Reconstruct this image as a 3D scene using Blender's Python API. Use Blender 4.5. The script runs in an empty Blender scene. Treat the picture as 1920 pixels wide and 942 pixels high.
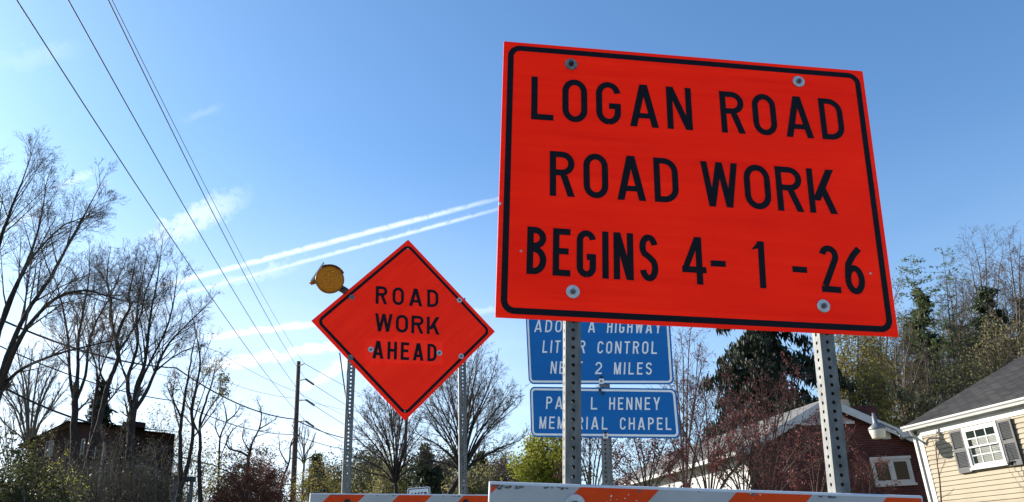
import bpy, math, random
import numpy as np
from mathutils import Vector, Matrix
R_ = math.radians
random.seed(7)
SC = bpy.context.scene
COL = SC.collection

# ------------------------------------------------------------------ camera
CAM_Z, FPX, PITCH, ROLL = 1.4, 1450.0, R_(21.3), R_(3.9)
CF = Vector((0, math.cos(PITCH), math.sin(PITCH)))
_r0 = Vector((1, 0, 0)); _u0 = Vector((0, -math.sin(PITCH), math.cos(PITCH)))
CR = _r0 * math.cos(ROLL) - _u0 * math.sin(ROLL)
CU = _r0 * math.sin(ROLL) + _u0 * math.cos(ROLL)
CO = Vector((0, 0, CAM_Z))
cam = bpy.data.cameras.new('camera'); camo = bpy.data.objects.new('camera', cam); COL.objects.link(camo)
cam.sensor_fit = 'HORIZONTAL'; cam.sensor_width = 36.0; cam.lens = 36.0 * FPX / 1920.0
cam.clip_start = 0.05; cam.clip_end = 20000
m = Matrix((CR, CU, -CF)).transposed().to_4x4(); m.translation = CO
camo.matrix_world = m
SC.camera = camo

# ------------------------------------------------------------------ light and exposure
SUN_AZ, SUN_EL = R_(-62), R_(23)
SKY_STRENGTH = 0.074
SKY_TINT = (0.92, 1.36, 1.74)          # the clear spring blue of the day
SUN_STRENGTH = 5.0
SC.view_settings.view_transform = 'Standard'; SC.view_settings.look = 'None'
SC.view_settings.gamma = 1.0; SC.view_settings.use_curve_mapping = False
SC.view_settings.exposure = 1.1
sun_dir = Vector((math.sin(SUN_AZ) * math.cos(SUN_EL), math.cos(SUN_AZ) * math.cos(SUN_EL), math.sin(SUN_EL)))
sl = bpy.data.lights.new('sun', 'SUN'); sl.energy = SUN_STRENGTH; sl.angle = R_(0.53); sl.color = (1.0, 0.93, 0.82)
so = bpy.data.objects.new('sun', sl); COL.objects.link(so)
so.rotation_euler = sun_dir.to_track_quat('Z', 'Y').to_euler(); so.location = (-30, 20, 30)

def ray(px, py):
    d = CF + CR * ((px - 960) / FPX) - CU * ((py - 471) / FPX)
    return d.normalized()
def P(px, py, Y):
    d = ray(px, py); return CO + d * (Y / d.y)
def on_plane(px, py, o, n):
    d = ray(px, py); return CO + d * ((o - CO).dot(n) / d.dot(n))

# ------------------------------------------------------------------ node helpers
class NT:
    def __init__(s, nt): s.nt = nt
    def node(s, t, **kw):
        n = s.nt.nodes.new(t)
        for k, v in kw.items(): setattr(n, k, v)
        return n
    def link(s, a, b): s.nt.links.new(a, b)
    def put(s, v, sock):
        if isinstance(v, bpy.types.NodeSocket): s.link(v, sock)
        else: sock.default_value = v
    def math(s, op, a, b=0.0, c=0.0, clamp=False):
        n = s.node('ShaderNodeMath', operation=op); n.use_clamp = clamp
        s.put(a, n.inputs[0]); s.put(b, n.inputs[1]); s.put(c, n.inputs[2]); return n.outputs[0]
    def vmath(s, op, a, b=(0, 0, 0)):
        n = s.node('ShaderNodeVectorMath', operation=op)
        s.put(a, n.inputs[0]); s.put(b, n.inputs[1])
        return n.outputs['Value'] if op in ('DOT_PRODUCT', 'LENGTH') else n.outputs[0]
    def step(s, v, a, b):
        n = s.node('ShaderNodeMapRange', interpolation_type='SMOOTHSTEP')
        s.put(v, n.inputs[0]); s.put(a, n.inputs[1]); s.put(b, n.inputs[2]); return n.outputs[0]
    def noise(s, vec, scale, detail=4, rough=0.55, dist=0.0):
        n = s.node('ShaderNodeTexNoise'); s.put(vec, n.inputs['Vector']); s.put(scale, n.inputs['Scale'])
        n.inputs['Detail'].default_value = detail; n.inputs['Roughness'].default_value = rough
        n.inputs['Distortion'].default_value = dist; return n.outputs['Fac']
    def ramp(s, fac, stops):
        n = s.node('ShaderNodeValToRGB'); s.put(fac, n.inputs[0]); e = n.color_ramp.elements
        while len(e) < len(stops): e.new(0.5)
        for el, (p, c) in zip(e, stops):
            el.position = p; el.color = (*c, 1) if len(c) == 3 else c
        return n.outputs[0]
    def mix(s, f, a, b):
        n = s.node('ShaderNodeMix', data_type='RGBA')
        s.put(f, n.inputs[0]); s.put(a if not isinstance(a, tuple) or len(a) == 4 else (*a, 1), n.inputs[6])
        s.put(b if not isinstance(b, tuple) or len(b) == 4 else (*b, 1), n.inputs[7]); return n.outputs[2]

def new_mat(name):
    mt = bpy.data.materials.new(name); mt.use_nodes = True
    t = NT(mt.node_tree); b = mt.node_tree.nodes['Principled BSDF']
    co = t.node('ShaderNodeTexCoord').outputs['Object']
    return mt, t, b, co
def simple(name, c1, c2=None, scale=6.0, rough=0.6, metal=0.0, spec=0.5, bump=0.0, stretch=(1, 1, 1), bscale=None, lo=0.3, hi=0.7):
    mt, t, b, co = new_mat(name)
    mp = t.node('ShaderNodeMapping'); t.link(co, mp.inputs[0]); mp.inputs['Scale'].default_value = stretch
    n = t.noise(mp.outputs[0], scale, 5, 0.6)
    t.link(t.ramp(n, [(lo, c1), (hi, c2 or c1)]), b.inputs['Base Color'])
    b.inputs['Roughness'].default_value = rough; b.inputs['Metallic'].default_value = metal
    b.inputs['Specular IOR Level'].default_value = spec
    if bump:
        bp = t.node('ShaderNodeBump'); bp.inputs['Strength'].default_value = bump; bp.inputs['Distance'].default_value = 0.01
        t.link(t.noise(mp.outputs[0], bscale or scale * 3, 5), bp.inputs['Height']); t.link(bp.outputs[0], b.inputs['Normal'])
    return mt
def leaf_mat(name, c1, c2, trans=0.45, scale=0.8):
    mt, t, b, co = new_mat(name)
    geo = t.node('ShaderNodeNewGeometry')
    n = t.math('ADD', t.math('MULTIPLY', t.noise(co, scale, 3), 0.6), t.math('MULTIPLY', geo.outputs['Random Per Island'], 0.4))
    c = t.ramp(n, [(0.25, c1), (0.75, c2)])
    t.link(c, b.inputs['Base Color']); b.inputs['Roughness'].default_value = 0.6; b.inputs['Specular IOR Level'].default_value = 0.25
    tr = t.node('ShaderNodeBsdfTranslucent'); t.link(c, tr.inputs[0])
    mx = t.node('ShaderNodeMixShader'); mx.inputs[0].default_value = trans
    out = mt.node_tree.nodes['Material Output']
    t.link(b.outputs[0], mx.inputs[1]); t.link(tr.outputs[0], mx.inputs[2]); t.link(mx.outputs[0], out.inputs[0])
    return mt

# ------------------------------------------------------------------ sky
W = bpy.data.worlds.new('World'); SC.world = W; W.use_nodes = True
wt = NT(W.node_tree); bg = W.node_tree.nodes['Background']
sky = wt.node('ShaderNodeTexSky', sky_type='NISHITA'); sky.sun_disc = False
sky.sun_elevation = SUN_EL; sky.sun_rotation = SUN_AZ
sky.altitude = 250; sky.air_density = 1.0; sky.dust_density = 1.3; sky.ozone_density = 2.2
dirv = wt.vmath('NORMALIZE', wt.node('ShaderNodeTexCoord').outputs['Generated'])
def contrail(p0, p1, w0, w1, amount, fade0=0.05, fade1=0.05, rag=0.5, nscale=60, feather=0.0, soft=0.6, tex_amp=None):
    """a streak of cloud high in the sky between two compass directions; widths in radians"""
    a, b = ray(*p0), ray(*p1)
    n = a.cross(b).normalized(); ex = a.copy(); ey = n.cross(ex).normalized()
    L = math.acos(max(-1, min(1, a.dot(b))))
    s = wt.vmath('DOT_PRODUCT', dirv, tuple(n))
    t = wt.math('DIVIDE', wt.math('ARCTAN2', wt.vmath('DOT_PRODUCT', dirv, tuple(ey)), wt.vmath('DOT_PRODUCT', dirv, tuple(ex))), L)
    nz = wt.math('SUBTRACT', wt.noise(dirv, nscale, 5, 0.65), 0.5)
    wid = wt.math('MULTIPLY_ADD', t, w1 - w0, w0)
    s2 = wt.math('MULTIPLY_ADD', nz, wt.math('MULTIPLY', wid, rag * 2.2), s)
    d = wt.math('DIVIDE', wt.math('ABSOLUTE', s2), wid)
    core = wt.step(d, 1.0, 1.0 - soft)
    if feather:                                     # wisps that fall from one side of the trail
        side = wt.math('DIVIDE', wt.math('MULTIPLY', s, -1.0), wid)
        tooth = wt.noise(dirv, nscale * 2.0, 3, 0.7)
        fe = wt.math('MULTIPLY', wt.math('MULTIPLY', wt.step(side, 3.2, 0.2), wt.step(side, -0.6, 0.2)), wt.step(tooth, 0.45, 0.75))
        core = wt.math('MAXIMUM', core, wt.math('MULTIPLY', fe, feather))
    env = wt.math('MULTIPLY', wt.step(t, 0.0, fade0), wt.step(t, 1.0, 1.0 - fade1))
    tex = wt.math('MULTIPLY_ADD', nz, tex_amp or rag * 1.6, 1.0, clamp=True)
    return wt.math('MULTIPLY', wt.math('MULTIPLY', core, env), wt.math('MULTIPLY', tex, amount))
PXR = 1 / 1450.0
clouds = [
    contrail((100, 590), (1040, 345), 11 * PXR, 6.5 * PXR, 0.74, 0.25, 0.34, 0.30, 90, soft=1.0, tex_amp=2.2),
    contrail((120, 612), (1040, 364), 8 * PXR, 5.5 * PXR, 0.62, 0.25, 0.30, 0.30, 110, feather=0.55, soft=1.0, tex_amp=2.2),
    contrail((330, 640), (720, 592), 15 * PXR, 13 * PXR, 0.85, 0.2, 0.5, 0.6, 40, soft=0.95),
    contrail((330, 700), (760, 625), 28 * PXR, 17 * PXR, 0.95, 0.2, 0.35, 0.8, 50, soft=1.0),
    contrail((520, 755), (720, 640), 18 * PXR, 30 * PXR, 0.8, 0.3, 0.4, 0.7, 30, soft=0.95),
    contrail((240, 480), (500, 345), 46 * PXR, 30 * PXR, 0.55, 0.35, 0.5, 1.1, 70, soft=1.0),
    contrail((70, 362), (200, 316), 10 * PXR, 14 * PXR, 0.34, 0.4, 0.35, 1.2, 80, soft=1.0),
    contrail((145, 364), (220, 336), 6 * PXR, 6 * PXR, 0.25, 0.4, 0.4, 0.8, 60, soft=1.0),
    contrail((-60, 445), (120, 385), 26 * PXR, 16 * PXR, 0.4, 0.3, 0.4, 1.2, 60, soft=1.0),
    contrail((-40, 130), (170, 82), 26 * PXR, 20 * PXR, 0.12, 0.4, 0.4, 1.2, 70, soft=1.0),
    contrail((-160, 700), (470, 540), 75 * PXR, 34 * PXR, 0.75, 0.3, 0.5, 0.9, 26, soft=1.0),
    contrail((-160, 800), (480, 690), 60 * PXR, 30 * PXR, 0.5, 0.3, 0.5, 0.9, 26, soft=1.0),
    contrail((330, 230), (430, 195), 12 * PXR, 9 * PXR, 0.10, 0.4, 0.4, 1.0, 50, soft=1.0),
    contrail((330, 560), (650, 470), 34 * PXR, 20 * PXR, 0.40, 0.3, 0.5, 1.4, 60, soft=1.0),
    contrail((840, 600), (1010, 555), 16 * PXR, 14 * PXR, 0.4, 0.3, 0.4, 1.0, 40, soft=1.0),
]
cl = clouds[0]
for c in clouds[1:]: cl = wt.math('MAXIMUM', cl, c)
mp = wt.node('ShaderNodeMapping'); wt.link(dirv, mp.inputs[0])
mp.inputs['Rotation'].default_value = (0.0, R_(-18), R_(20)); mp.inputs['Scale'].default_value = (3.0, 3.0, 16.0)
ci = wt.step(wt.noise(mp.outputs[0], 2.2, 6, 0.6, 0.4), 0.48, 0.8)
sz = wt.node('ShaderNodeSeparateXYZ'); wt.link(dirv, sz.inputs[0])
low = wt.math('MULTIPLY', wt.step(sz.outputs[2], 0.42, 0.10), wt.step(sz.outputs[0], 0.25, -0.35))
cl = wt.math('MAXIMUM', cl, wt.math('MULTIPLY', wt.math('MULTIPLY', ci, low), 0.6))
veil = wt.math('MULTIPLY', wt.step(sz.outputs[2], 0.50, -0.02), wt.math('MULTIPLY_ADD', wt.step(sz.outputs[0], 0.40, -0.6), 0.80, 0.20))
veil = wt.math('MULTIPLY', veil, wt.math('MULTIPLY_ADD', wt.noise(mp.outputs[0], 1.3, 4, 0.55), 0.9, 0.55))
cl = wt.math('MAXIMUM', cl, veil)
CLOUD = (8.2, 8.9, 9.6, 1)
gm = wt.node('ShaderNodeGamma'); wt.link(sky.outputs[0], gm.inputs[0]); gm.inputs[1].default_value = 0.88   # hazier, more even sky
wt.link(wt.mix(cl, wt.vmath('MULTIPLY', gm.outputs[0], SKY_TINT), CLOUD), bg.inputs[0]); bg.inputs[1].default_value = SKY_STRENGTH

# ------------------------------------------------------------------ object helpers
def obj(name, mesh, mat=None, parent=None, loc=None):
    o = bpy.data.objects.new(name, mesh); COL.objects.link(o)
    for q in (mat if isinstance(mat, (list, tuple)) else [mat]):
        if q: mesh.materials.append(q)
    if parent: o.parent = parent
    if loc is not None: o.location = loc
    return o
def thing(name, label, cat, loc=(0, 0, 0), group=None, mw=None):
    o = bpy.data.objects.new(name, None); COL.objects.link(o); o.empty_display_size = 0.2
    if mw is not None: o.matrix_world = mw
    else: o.location = loc
    o['label'] = label; o['category'] = cat
    if group: o['group'] = group
    return o
def tag(o, label, cat, group=None):
    o['label'] = label; o['category'] = cat
    if group: o['group'] = group
    return o

class MB:
    def __init__(s): s.v = []; s.f = []; s.m = []
    def poly(s, pts, mi=0):
        b = len(s.v); s.v += [tuple(p) for p in pts]; s.f.append(tuple(range(b, b + len(pts)))); s.m.append(mi)
    def box(s, x0, x1, y0, y1, z0, z1, mi=0, M=None):
        b = len(s.v)
        c = [Vector((x, y, z)) for x in (x0, x1) for y in (y0, y1) for z in (z0, z1)]
        if M: c = [M @ q for q in c]
        s.v += [tuple(q) for q in c]
        for q in ((0, 1, 3, 2), (4, 6, 7, 5), (0, 4, 5, 1), (2, 3, 7, 6), (0, 2, 6, 4), (1, 5, 7, 3)):
            s.f.append(tuple(b + i for i in q)); s.m.append(mi)
    def prism(s, pts, y0, y1, mi=0, side=True):
        """outline in x,z extruded along y (y0 is the front)"""
        n = len(pts); b = len(s.v)
        s.v += [(p[0], y0, p[1]) for p in pts] + [(p[0], y1, p[1]) for p in pts]
        s.f.append(tuple(range(b, b + n))); s.f.append(tuple(range(b + 2 * n - 1, b + n - 1, -1))); s.m += [mi, mi]
        if side:
            for i in range(n):
                j = (i + 1) % n; s.f.append((b + i, b + n + i, b + n + j, b + j)); s.m.append(mi)
    def tube(s, a, b, r0, r1=None, n=10, mi=0, cap=True):
        a = Vector(a); b = Vector(b); r1 = r0 if r1 is None else r1
        d = (b - a).normalized(); u = d.orthogonal().normalized(); w = d.cross(u); k = len(s.v)
        for c, r in ((a, r0), (b, r1)):
            for i in range(n):
                t = 2 * math.pi * i / n; s.v.append(tuple(c + u * (r * math.cos(t)) + w * (r * math.sin(t))))
        for i in range(n):
            j = (i + 1) % n; s.f.append((k + i, k + j, k + n + j, k + n + i)); s.m.append(mi)
        if cap: s.f.append(tuple(range(k + n - 1, k - 1, -1))); s.f.append(tuple(range(k + n, k + 2 * n))); s.m += [mi, mi]
    def path(s, pts, r, n=8, mi=0):
        for a, b in zip(pts[:-1], pts[1:]): s.tube(a, b, r, r, n, mi)
    def lathe(s, prof, c=(0, 0, 0), n=24, mi=0, axis='Z'):
        k = len(s.v)
        for (r, z) in prof:
            for i in range(n):
                t = 2 * math.pi * i / n; x, y = r * math.cos(t), r * math.sin(t)
                q = (x, y, z) if axis == 'Z' else (x, -z, y)
                s.v.append((c[0] + q[0], c[1] + q[1], c[2] + q[2]))
        for a in range(len(prof) - 1):
            for i in range(n):
                j = (i + 1) % n; s.f.append((k + a * n + i, k + a * n + j, k + (a + 1) * n + j, k + (a + 1) * n + i)); s.m.append(mi)
    def build(s, name, mat, parent=None, smooth=False, bevel=0.0, loc=None):
        me = bpy.data.meshes.new(name); me.from_pydata(s.v, [], s.f)
        me.polygons.foreach_set('material_index', s.m)
        if smooth: me.polygons.foreach_set('use_smooth', [True] * len(s.f))
        me.update()
        o = obj(name, me, mat, parent, loc)
        if bevel:
            bv = o.modifiers.new('bevel', 'BEVEL'); bv.width = bevel; bv.segments = 2; bv.limit_method = 'ANGLE'
        return o

def rrect(x0, x1, z0, z1, r, n=6):
    pts = []
    for cx, cz, a0 in ((x1 - r, z0 + r, -90), (x1 - r, z1 - r, 0), (x0 + r, z1 - r, 90), (x0 + r, z0 + r, 180)):
        for i in range(n + 1):
            a = R_(a0 + 90 * i / n); pts.append((cx + r * math.cos(a), cz + r * math.sin(a)))
    return pts
def ring(mb, outer, inner, y, mi=0):
    b = len(mb.v); n = len(outer)
    mb.v += [(p[0], y, p[1]) for p in outer] + [(p[0], y, p[1]) for p in inner]
    for i in range(n):
        j = (i + 1) % n; mb.f.append((b + i, b + j, b + n + j, b + n + i)); mb.m.append(mi)

# ------------------------------------------------------------------ road-sign lettering, stroke by stroke
def arc(cx, cz, rx, rz, a0, a1, n=14):
    return [(cx + rx * math.cos(R_(a0 + (a1 - a0) * i / n)), cz + rz * math.sin(R_(a0 + (a1 - a0) * i / n))) for i in range(n + 1)]
def strip(pts, t):
    """polyline thickened to a band of width t"""
    P_ = []
    for p in pts:
        if not P_ or (Vector(p) - P_[-1]).length > 1e-4: P_.append(Vector(p))
    L = []; Rr = []
    for i, p in enumerate(P_):
        d0 = (p - P_[i - 1]).normalized() if i else (P_[1] - p).normalized()
        d1 = (P_[i + 1] - p).normalized() if i < len(P_) - 1 else d0
        n0 = Vector((-d0.y, d0.x)); n1 = Vector((-d1.y, d1.x)); nn = (n0 + n1).normalized()
        k = t / 2 / max(0.5, nn.dot(n0)); L.append(p + nn * k); Rr.append(p - nn * k)
    return [[Rr[i], Rr[i + 1], L[i + 1], L[i]] for i in range(len(P_) - 1)]
def bar(x0, x1, z0, z1): return [[(x0, z0), (x1, z0), (x1, z1), (x0, z1)]]
def dia(xb, xt, zb, zt, w): return [[(xb, zb), (xb + w, zb), (xt + w, zt), (xt, zt)]]
def glyph(c, w, t):
    """list of strokes, each a list of quads, in a box w wide and 1 high"""
    h = t / 2; d = t * 1.12; RZ = min(0.33, w * 0.56); rx = w / 2 - h; rz = RZ - h; o = w / 2
    if c == 'I' : return [bar(0, t, 0, 1)]
    if c == 'L': return [bar(0, t, 0, 1), bar(t, w, 0, t)]
    if c == 'O': return [strip(arc(o, 1 - RZ, rx, rz, 0, 180) + arc(o, RZ, rx, rz, 180, 360) + [(w - h, 1 - RZ)], t)]
    if c == 'C': return [strip(arc(o, 1 - RZ, rx, rz, 5, 180) + arc(o, RZ, rx, rz, 180, 355), t)]
    if c == 'G': return [strip(arc(o, 1 - RZ, rx, rz, 8, 180) + arc(o, RZ, rx, rz, 180, 270), t),
                         strip(arc(o, RZ, rx, rz, 270, 360, 8) + [(w - h, 0.5)], t), bar(w * 0.52, w - t, 0.5 - t, 0.5)]
    if c == 'A': return [dia(0, o - d / 2 - 0.01, 0, 1, d), dia(w - d, o - d / 2 + 0.01, 0, 1, d), bar(w * 0.2, w * 0.8, 0.2, 0.2 + t * 0.92)]
    if c == 'N': return [bar(0, t, 0, 1), bar(w - t, w, 0, 1), dia(w - d, 0, 0, 1, d)]
    if c == 'M': return [bar(0, t, 0, 1), bar(w - t, w, 0, 1), dia(o - d / 2, 0, 0.0, 1, d), dia(o - d / 2, w - d, 0.0, 1, d)]
    if c == 'R': return [bar(0, t, 0, 1), strip([(t, 1 - h)] + arc(max(t + .01, w - 0.27), 0.73, min(0.27, w - t - .01) - h, 0.27 - h, 90, -90) + [(t, 0.46 + h)], t), dia(w - d, w * 0.42, 0, 0.47, d)]
    if c == 'P': return [bar(0, t, 0, 1), strip([(t, 1 - h)] + arc(max(t + .01, w - 0.28), 0.72, min(0.28, w - t - .01) - h, 0.28 - h, 90, -90) + [(t, 0.44 + h)], t)]
    if c == 'D':
        r = min(0.36, w * 0.6)
        return [bar(0, t, 0, 1), strip([(t, 1 - h), (w - r, 1 - h)] + arc(w - r, 1 - r, r - h, r - h, 90, 0) + arc(w - r, r, r - h, r - h, 0, -90) + [(t, h)], t)]
    if c == 'B': return [bar(0, t, 0, 1), strip([(t, 1 - h)] + arc(max(t + .01, w - 0.26), 0.765, min(.25, w - t - .02) - h, 0.235 - h, 90, -90) + [(t, 0.53 + h)], t),
                         strip([(t, 0.53 + h)] + arc(max(t + .01, w - 0.27), 0.265 + h / 2, min(.27, w - t - .01) - h, 0.265 - h / 2, 90, -90) + [(t, h)], t)]
    if c == 'E': return [bar(0, t, 0, 1), bar(t, w, 0, t), bar(t, w, 1 - t, 1), bar(t, w * 0.9, 0.52 - h, 0.52 + h)]
    if c == 'H': return [bar(0, t, 0, 1), bar(w - t, w, 0, 1), bar(t, w - t, 0.51 - h, 0.51 + h)]
    if c == 'X': return [dia(0, w - d, 0, 1, d), dia(w - d, 0, 0, 1, d)]
    if c == 'T': return [bar(o - h, o + h, 0, 1 - t), bar(0, w, 1 - t, 1)]
    if c == 'Y': return [bar(o - h, o + h, 0, 0.45), dia(o - d / 2, 0, 0.4, 1, d), dia(o - d / 2, w - d, 0.4, 1, d)]
    if c == 'U': return [strip([(h, 1), (h, RZ)] + arc(o, RZ, rx, rz, 180, 360) + [(w - h, 1)], t)]
    if c == 'W':
        q = d * 0.92
        return [dia(w * 0.27 - q / 2, 0, 0, 1, q), dia(w * 0.27 - q / 2, o - q / 2, 0, 1, q), dia(w * 0.73 - q / 2, o - q / 2, 0, 1, q), dia(w * 0.73 - q / 2, w - q, 0, 1, q)]
    if c == 'K': return [bar(0, t, 0, 1), dia(t * 0.6, w - d * 1.15, 0.28, 1, d * 1.15), dia(w - d * 1.05, t * .6 + (w - d * 1.15 - t * .6) * .42 + .01, 0, 0.58, d * 1.05)]
    if c == 'S':
        return [strip(arc(o, 1 - 0.27, rx, 0.27 - h, 12, 225) + [(o, 0.52)] + list(reversed(arc(o, 0.28, rx, 0.28 - h, -168, 45))), t)]
    if c == '-': return [bar(0, w, 0.45 - h, 0.45 + h)]
    if c == '1': return [bar(w - t, w, 0, 1), [[(0, 0.80), (w - t, 0.84), (w - t, 1), (w - t * 1.2, 0.95)]]]
    if c == '2': return [strip(arc(o, 1 - RZ, rx, rz, 170, -25) + [(h * 1.2, t)], t), bar(0, w, 0, t)]
    if c == '4': return [bar(w * 0.58, w * 0.58 + t, 0, 1), bar(0, w, 0.24, 0.24 + t), dia(0, w * 0.58 - t * 0.1, 0.24 + t * 0.6, 1, t)]
    if c == '6': return [strip(arc(o, RZ * 0.95, rx, RZ * 0.95 - h, 180, 0, 10) + arc(o, 0.6 - RZ * 0.95, rx, RZ * 0.95 - h, 0, -0.1, 1), t)] if False else \
                       [strip(arc(o, 0.31, rx, 0.31 - h, 180, 540, 28), t), strip([(h, 0.31)] + [(h + 0.01, 0.45), (w * 0.22, 0.62), (w * 0.5, 0.82), (w * 0.84, 0.985)], t)]
    return []
WID = dict(zip('XABCDEGHIKLMNOPRSTUWY1246-', (.64, .70, .60, .58, .60, .54, .60, .60, .16, .64, .53, .68, .62, .60, .56, .60, .58, .54, .60, .84, .66, .26, .56, .62, .58, .38)))
def write(mb, text, p0, p1, hgt, y, t=0.155, gap=0.20, cond=None):
    """text between baseline points p0 and p1 (panel u,v), letters hgt high; widths squeeze to fit"""
    p0 = Vector(p0); p1 = Vector(p1); ex = (p1 - p0).normalized(); ez = Vector((-ex.y, ex.x)); full = (p1 - p0).length / hgt
    sc = (full - 0.0) / (sum(WID[c] for c in text) + gap * (len(text) - 1))
    x = 0.0; k = 0
    for c in text:
        w = WID[c] * sc if c != 'I' else t
        for st in glyph(c, w, t):
            k += 1
            for q in st:
                mb.poly([(lambda g: (g.x, y - 0.00006 * (k % 7), g.y))(p0 + (ex * (x + a[0]) + ez * a[1]) * hgt) for a in q])
        x += (WID[c] + gap) * sc

# ------------------------------------------------------------------ perforated square steel post
def perforated_post(name, mat, parent, u, y0, z0, z1, side=0.0445, pitch=0.0254, r=0.0056, phase=0.0):
    mb = MB(); n = 12; h = side / 2
    ncell = int((z1 - z0) / pitch); hp = pitch / 2; c = Vector((u, y0 + h, 0))
    ang = [2 * math.pi * (i + 0.5) / n for i in range(n)]
    rim = []
    for a in ang:                                   # matching points on the rectangle of one cell
        ca, sa = math.cos(a), math.sin(a); k = min(h / abs(ca), hp / abs(sa)); rim.append((ca * k, sa * k))
    cor = [(h, hp), (-h, hp), (-h, -hp), (h, -hp)]
    for (nx, ny) in ((0, -1), (0, 1), (-1, 0), (1, 0)):
        tx, ty = -ny, nx
        for kz in range(ncell):
            zc = z0 + phase + (kz + 0.5) * pitch
            def pt(a, z, dep): return (c.x + tx * a + nx * (h - dep), c.y + ty * a + ny * (h - dep), zc + z)
            b = len(mb.v)
            mb.v += [pt(r * math.cos(a), r * math.sin(a), 0) for a in ang] + [pt(q[0], q[1], 0) for q in rim]
            mb.v += [pt(r * math.cos(a), r * math.sin(a), 0.0028) for a in ang]
            for i in range(n):
                j = (i + 1) % n
                mb.f.append((b + i, b + n + i, b + n + j, b + j)); mb.m.append(0)
                mb.f.append((b + j, b + 2 * n + j, b + 2 * n + i, b + i)); mb.m.append(0)
            for cx, cz in cor:                      # the four corner triangles of the cell
                i0 = min(range(n), key=lambda i: -999 if False else abs(math.atan2(cz, cx) % (2 * math.pi) - (2 * math.pi * i / n + math.pi / n + math.pi / n) % (2 * math.pi)) )
                best = None
                for i in range(n):
                    j = (i + 1) % n; a, d = rim[i], rim[j]
                    if (abs(abs(a[0]) - h) < 1e-9) != (abs(abs(d[0]) - h) < 1e-9) and a[0] * cx > 0 and d[0] * cx > 0 and a[1] * cz > 0 and d[1] * cz > 0:
                        best = (i, j)
                if best:
                    b2 = len(mb.v); mb.v.append(pt(cx, cz, 0)); mb.f.append((b + n + best[0], b2, b + n + best[1])); mb.m.append(0)
    return mb.build(name, mat, parent)
def channel_post(name, mat, parent, u, y0, z0, z1):
    """single-walled channel post: a perforated web with two flanges folded back"""
    mb = MB(); n = 12; w, pitch, r = 0.030, 0.0254, 0.0062; hw, hp = w / 2, pitch / 2
    ang = [2 * math.pi * (i + 0.5) / n for i in range(n)]; rim = []
    for a in ang:
        ca, sa = math.cos(a), math.sin(a); k = min(hw / abs(ca), hp / abs(sa)); rim.append((ca * k, sa * k))
    for kz in range(int((z1 - z0) / pitch)):
        zc = z0 + (kz + .5) * pitch; b = len(mb.v)
        for yy in (0, .003):
            mb.v += [(u + r * math.cos(a), y0 + yy, zc + r * math.sin(a)) for a in ang]
        mb.v += [(u + q[0], y0, zc + q[1]) for q in rim]
        for i in range(n):
            j = (i + 1) % n
            mb.f.append((b + i, b + 2 * n + i, b + 2 * n + j, b + j)); mb.m.append(0)
            mb.f.append((b + j, b + n + j, b + n + i, b + i)); mb.m.append(0)
            p, q = rim[i], rim[j]
            if (abs(abs(p[0]) - hw) < 1e-9) != (abs(abs(q[0]) - hw) < 1e-9):
                sx = hw if p[0] + q[0] > 0 else -hw; sz_ = hp if p[1] + q[1] > 0 else -hp
                k = len(mb.v); mb.v.append((u + sx, y0, zc + sz_)); mb.f.append((b + 2 * n + i, k, b + 2 * n + j)); mb.m.append(0)
    for sg in (-1, 1):
        mb.prism([(u + sg * (hw + .0002), z0), (u + sg * (hw + .009), z0), (u + sg * (hw + .009), z1), (u + sg * (hw + .0002), z1)], y0 + .001, y0 + .004)
        mb.prism([(u + sg * (hw + .0092), z0), (u + sg * (hw + .012), z0), (u + sg * (hw + .012), z1), (u + sg * (hw + .0092), z1)], y0 + .002, y0 + .023)
    return mb.build(name, mat, parent)
def bolt(parent, u, v, y, wr, mats, hexr=0.008, name='washer', thick=0.003):
    mb = MB(); mb.lathe([(0.002, thick), (wr * 0.93, thick), (wr, thick * 0.6), (wr, 0)], (u, y, v), 28, axis='Y')
    wsh = mb.build(name, mats[0], parent, smooth=False)
    b = MB(); b.lathe([(0.0001, thick + 0.008), (hexr * 0.85, thick + 0.008), (hexr, thick + 0.006), (hexr, thick)], (u, y, v), 6, axis='Y')
    b.lathe([(0.0001, thick + 0.013), (hexr * 0.45, thick + 0.012), (hexr * 0.5, thick + 0.008)], (u, y, v), 10, axis='Y')
    b.build('bolt', mats[1], wsh)
    return wsh
def frame(yaw, tilt, roll, o):
    M = Matrix.Rotation(yaw, 4, 'Z') @ Matrix.Rotation(tilt, 4, 'X') @ Matrix.Rotation(roll, 4, 'Y'); M.translation = Vector(o); return M
def uv(M, px, py, y=0.0):
    """where the ray through a pixel meets the plane of a panel, in the panel's own coordinates"""
    n = (M.to_3x3() @ Vector((0, -1, 0))); o = M @ Vector((0, y, 0))
    q = M.inverted() @ on_plane(px, py, o, n); return Vector((q.x, q.z))

# ------------------------------------------------------------------ materials
def sheeting(name, c1, c2, streak=(2, 2, 90), diag=0.0, rough=0.42, spec=0.12):
    mt, t, b, co = new_mat(name)
    mp = t.node('ShaderNodeMapping'); t.link(co, mp.inputs[0]); mp.inputs['Rotation'].default_value = (0, diag, 0)
    mp2 = t.node('ShaderNodeMapping'); t.link(mp.outputs[0], mp2.inputs[0]); mp2.inputs['Scale'].default_value = streak
    n = t.noise(mp2.outputs[0], 1.0, 4, 0.7); n2 = t.noise(co, 1.6, 3)
    f = t.math('ADD', t.math('MULTIPLY', n, 0.55), t.math('MULTIPLY', n2, 0.45))
    t.link(t.ramp(f, [(0.33, c1), (0.67, c2)]), b.inputs['Base Color'])
    b.inputs['Roughness'].default_value = rough
    t.link(t.math('MULTIPLY_ADD', n, 0.25, rough - 0.1), b.inputs['Roughness'])
    b.inputs['Specular IOR Level'].default_value = spec
    return mt
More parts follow.
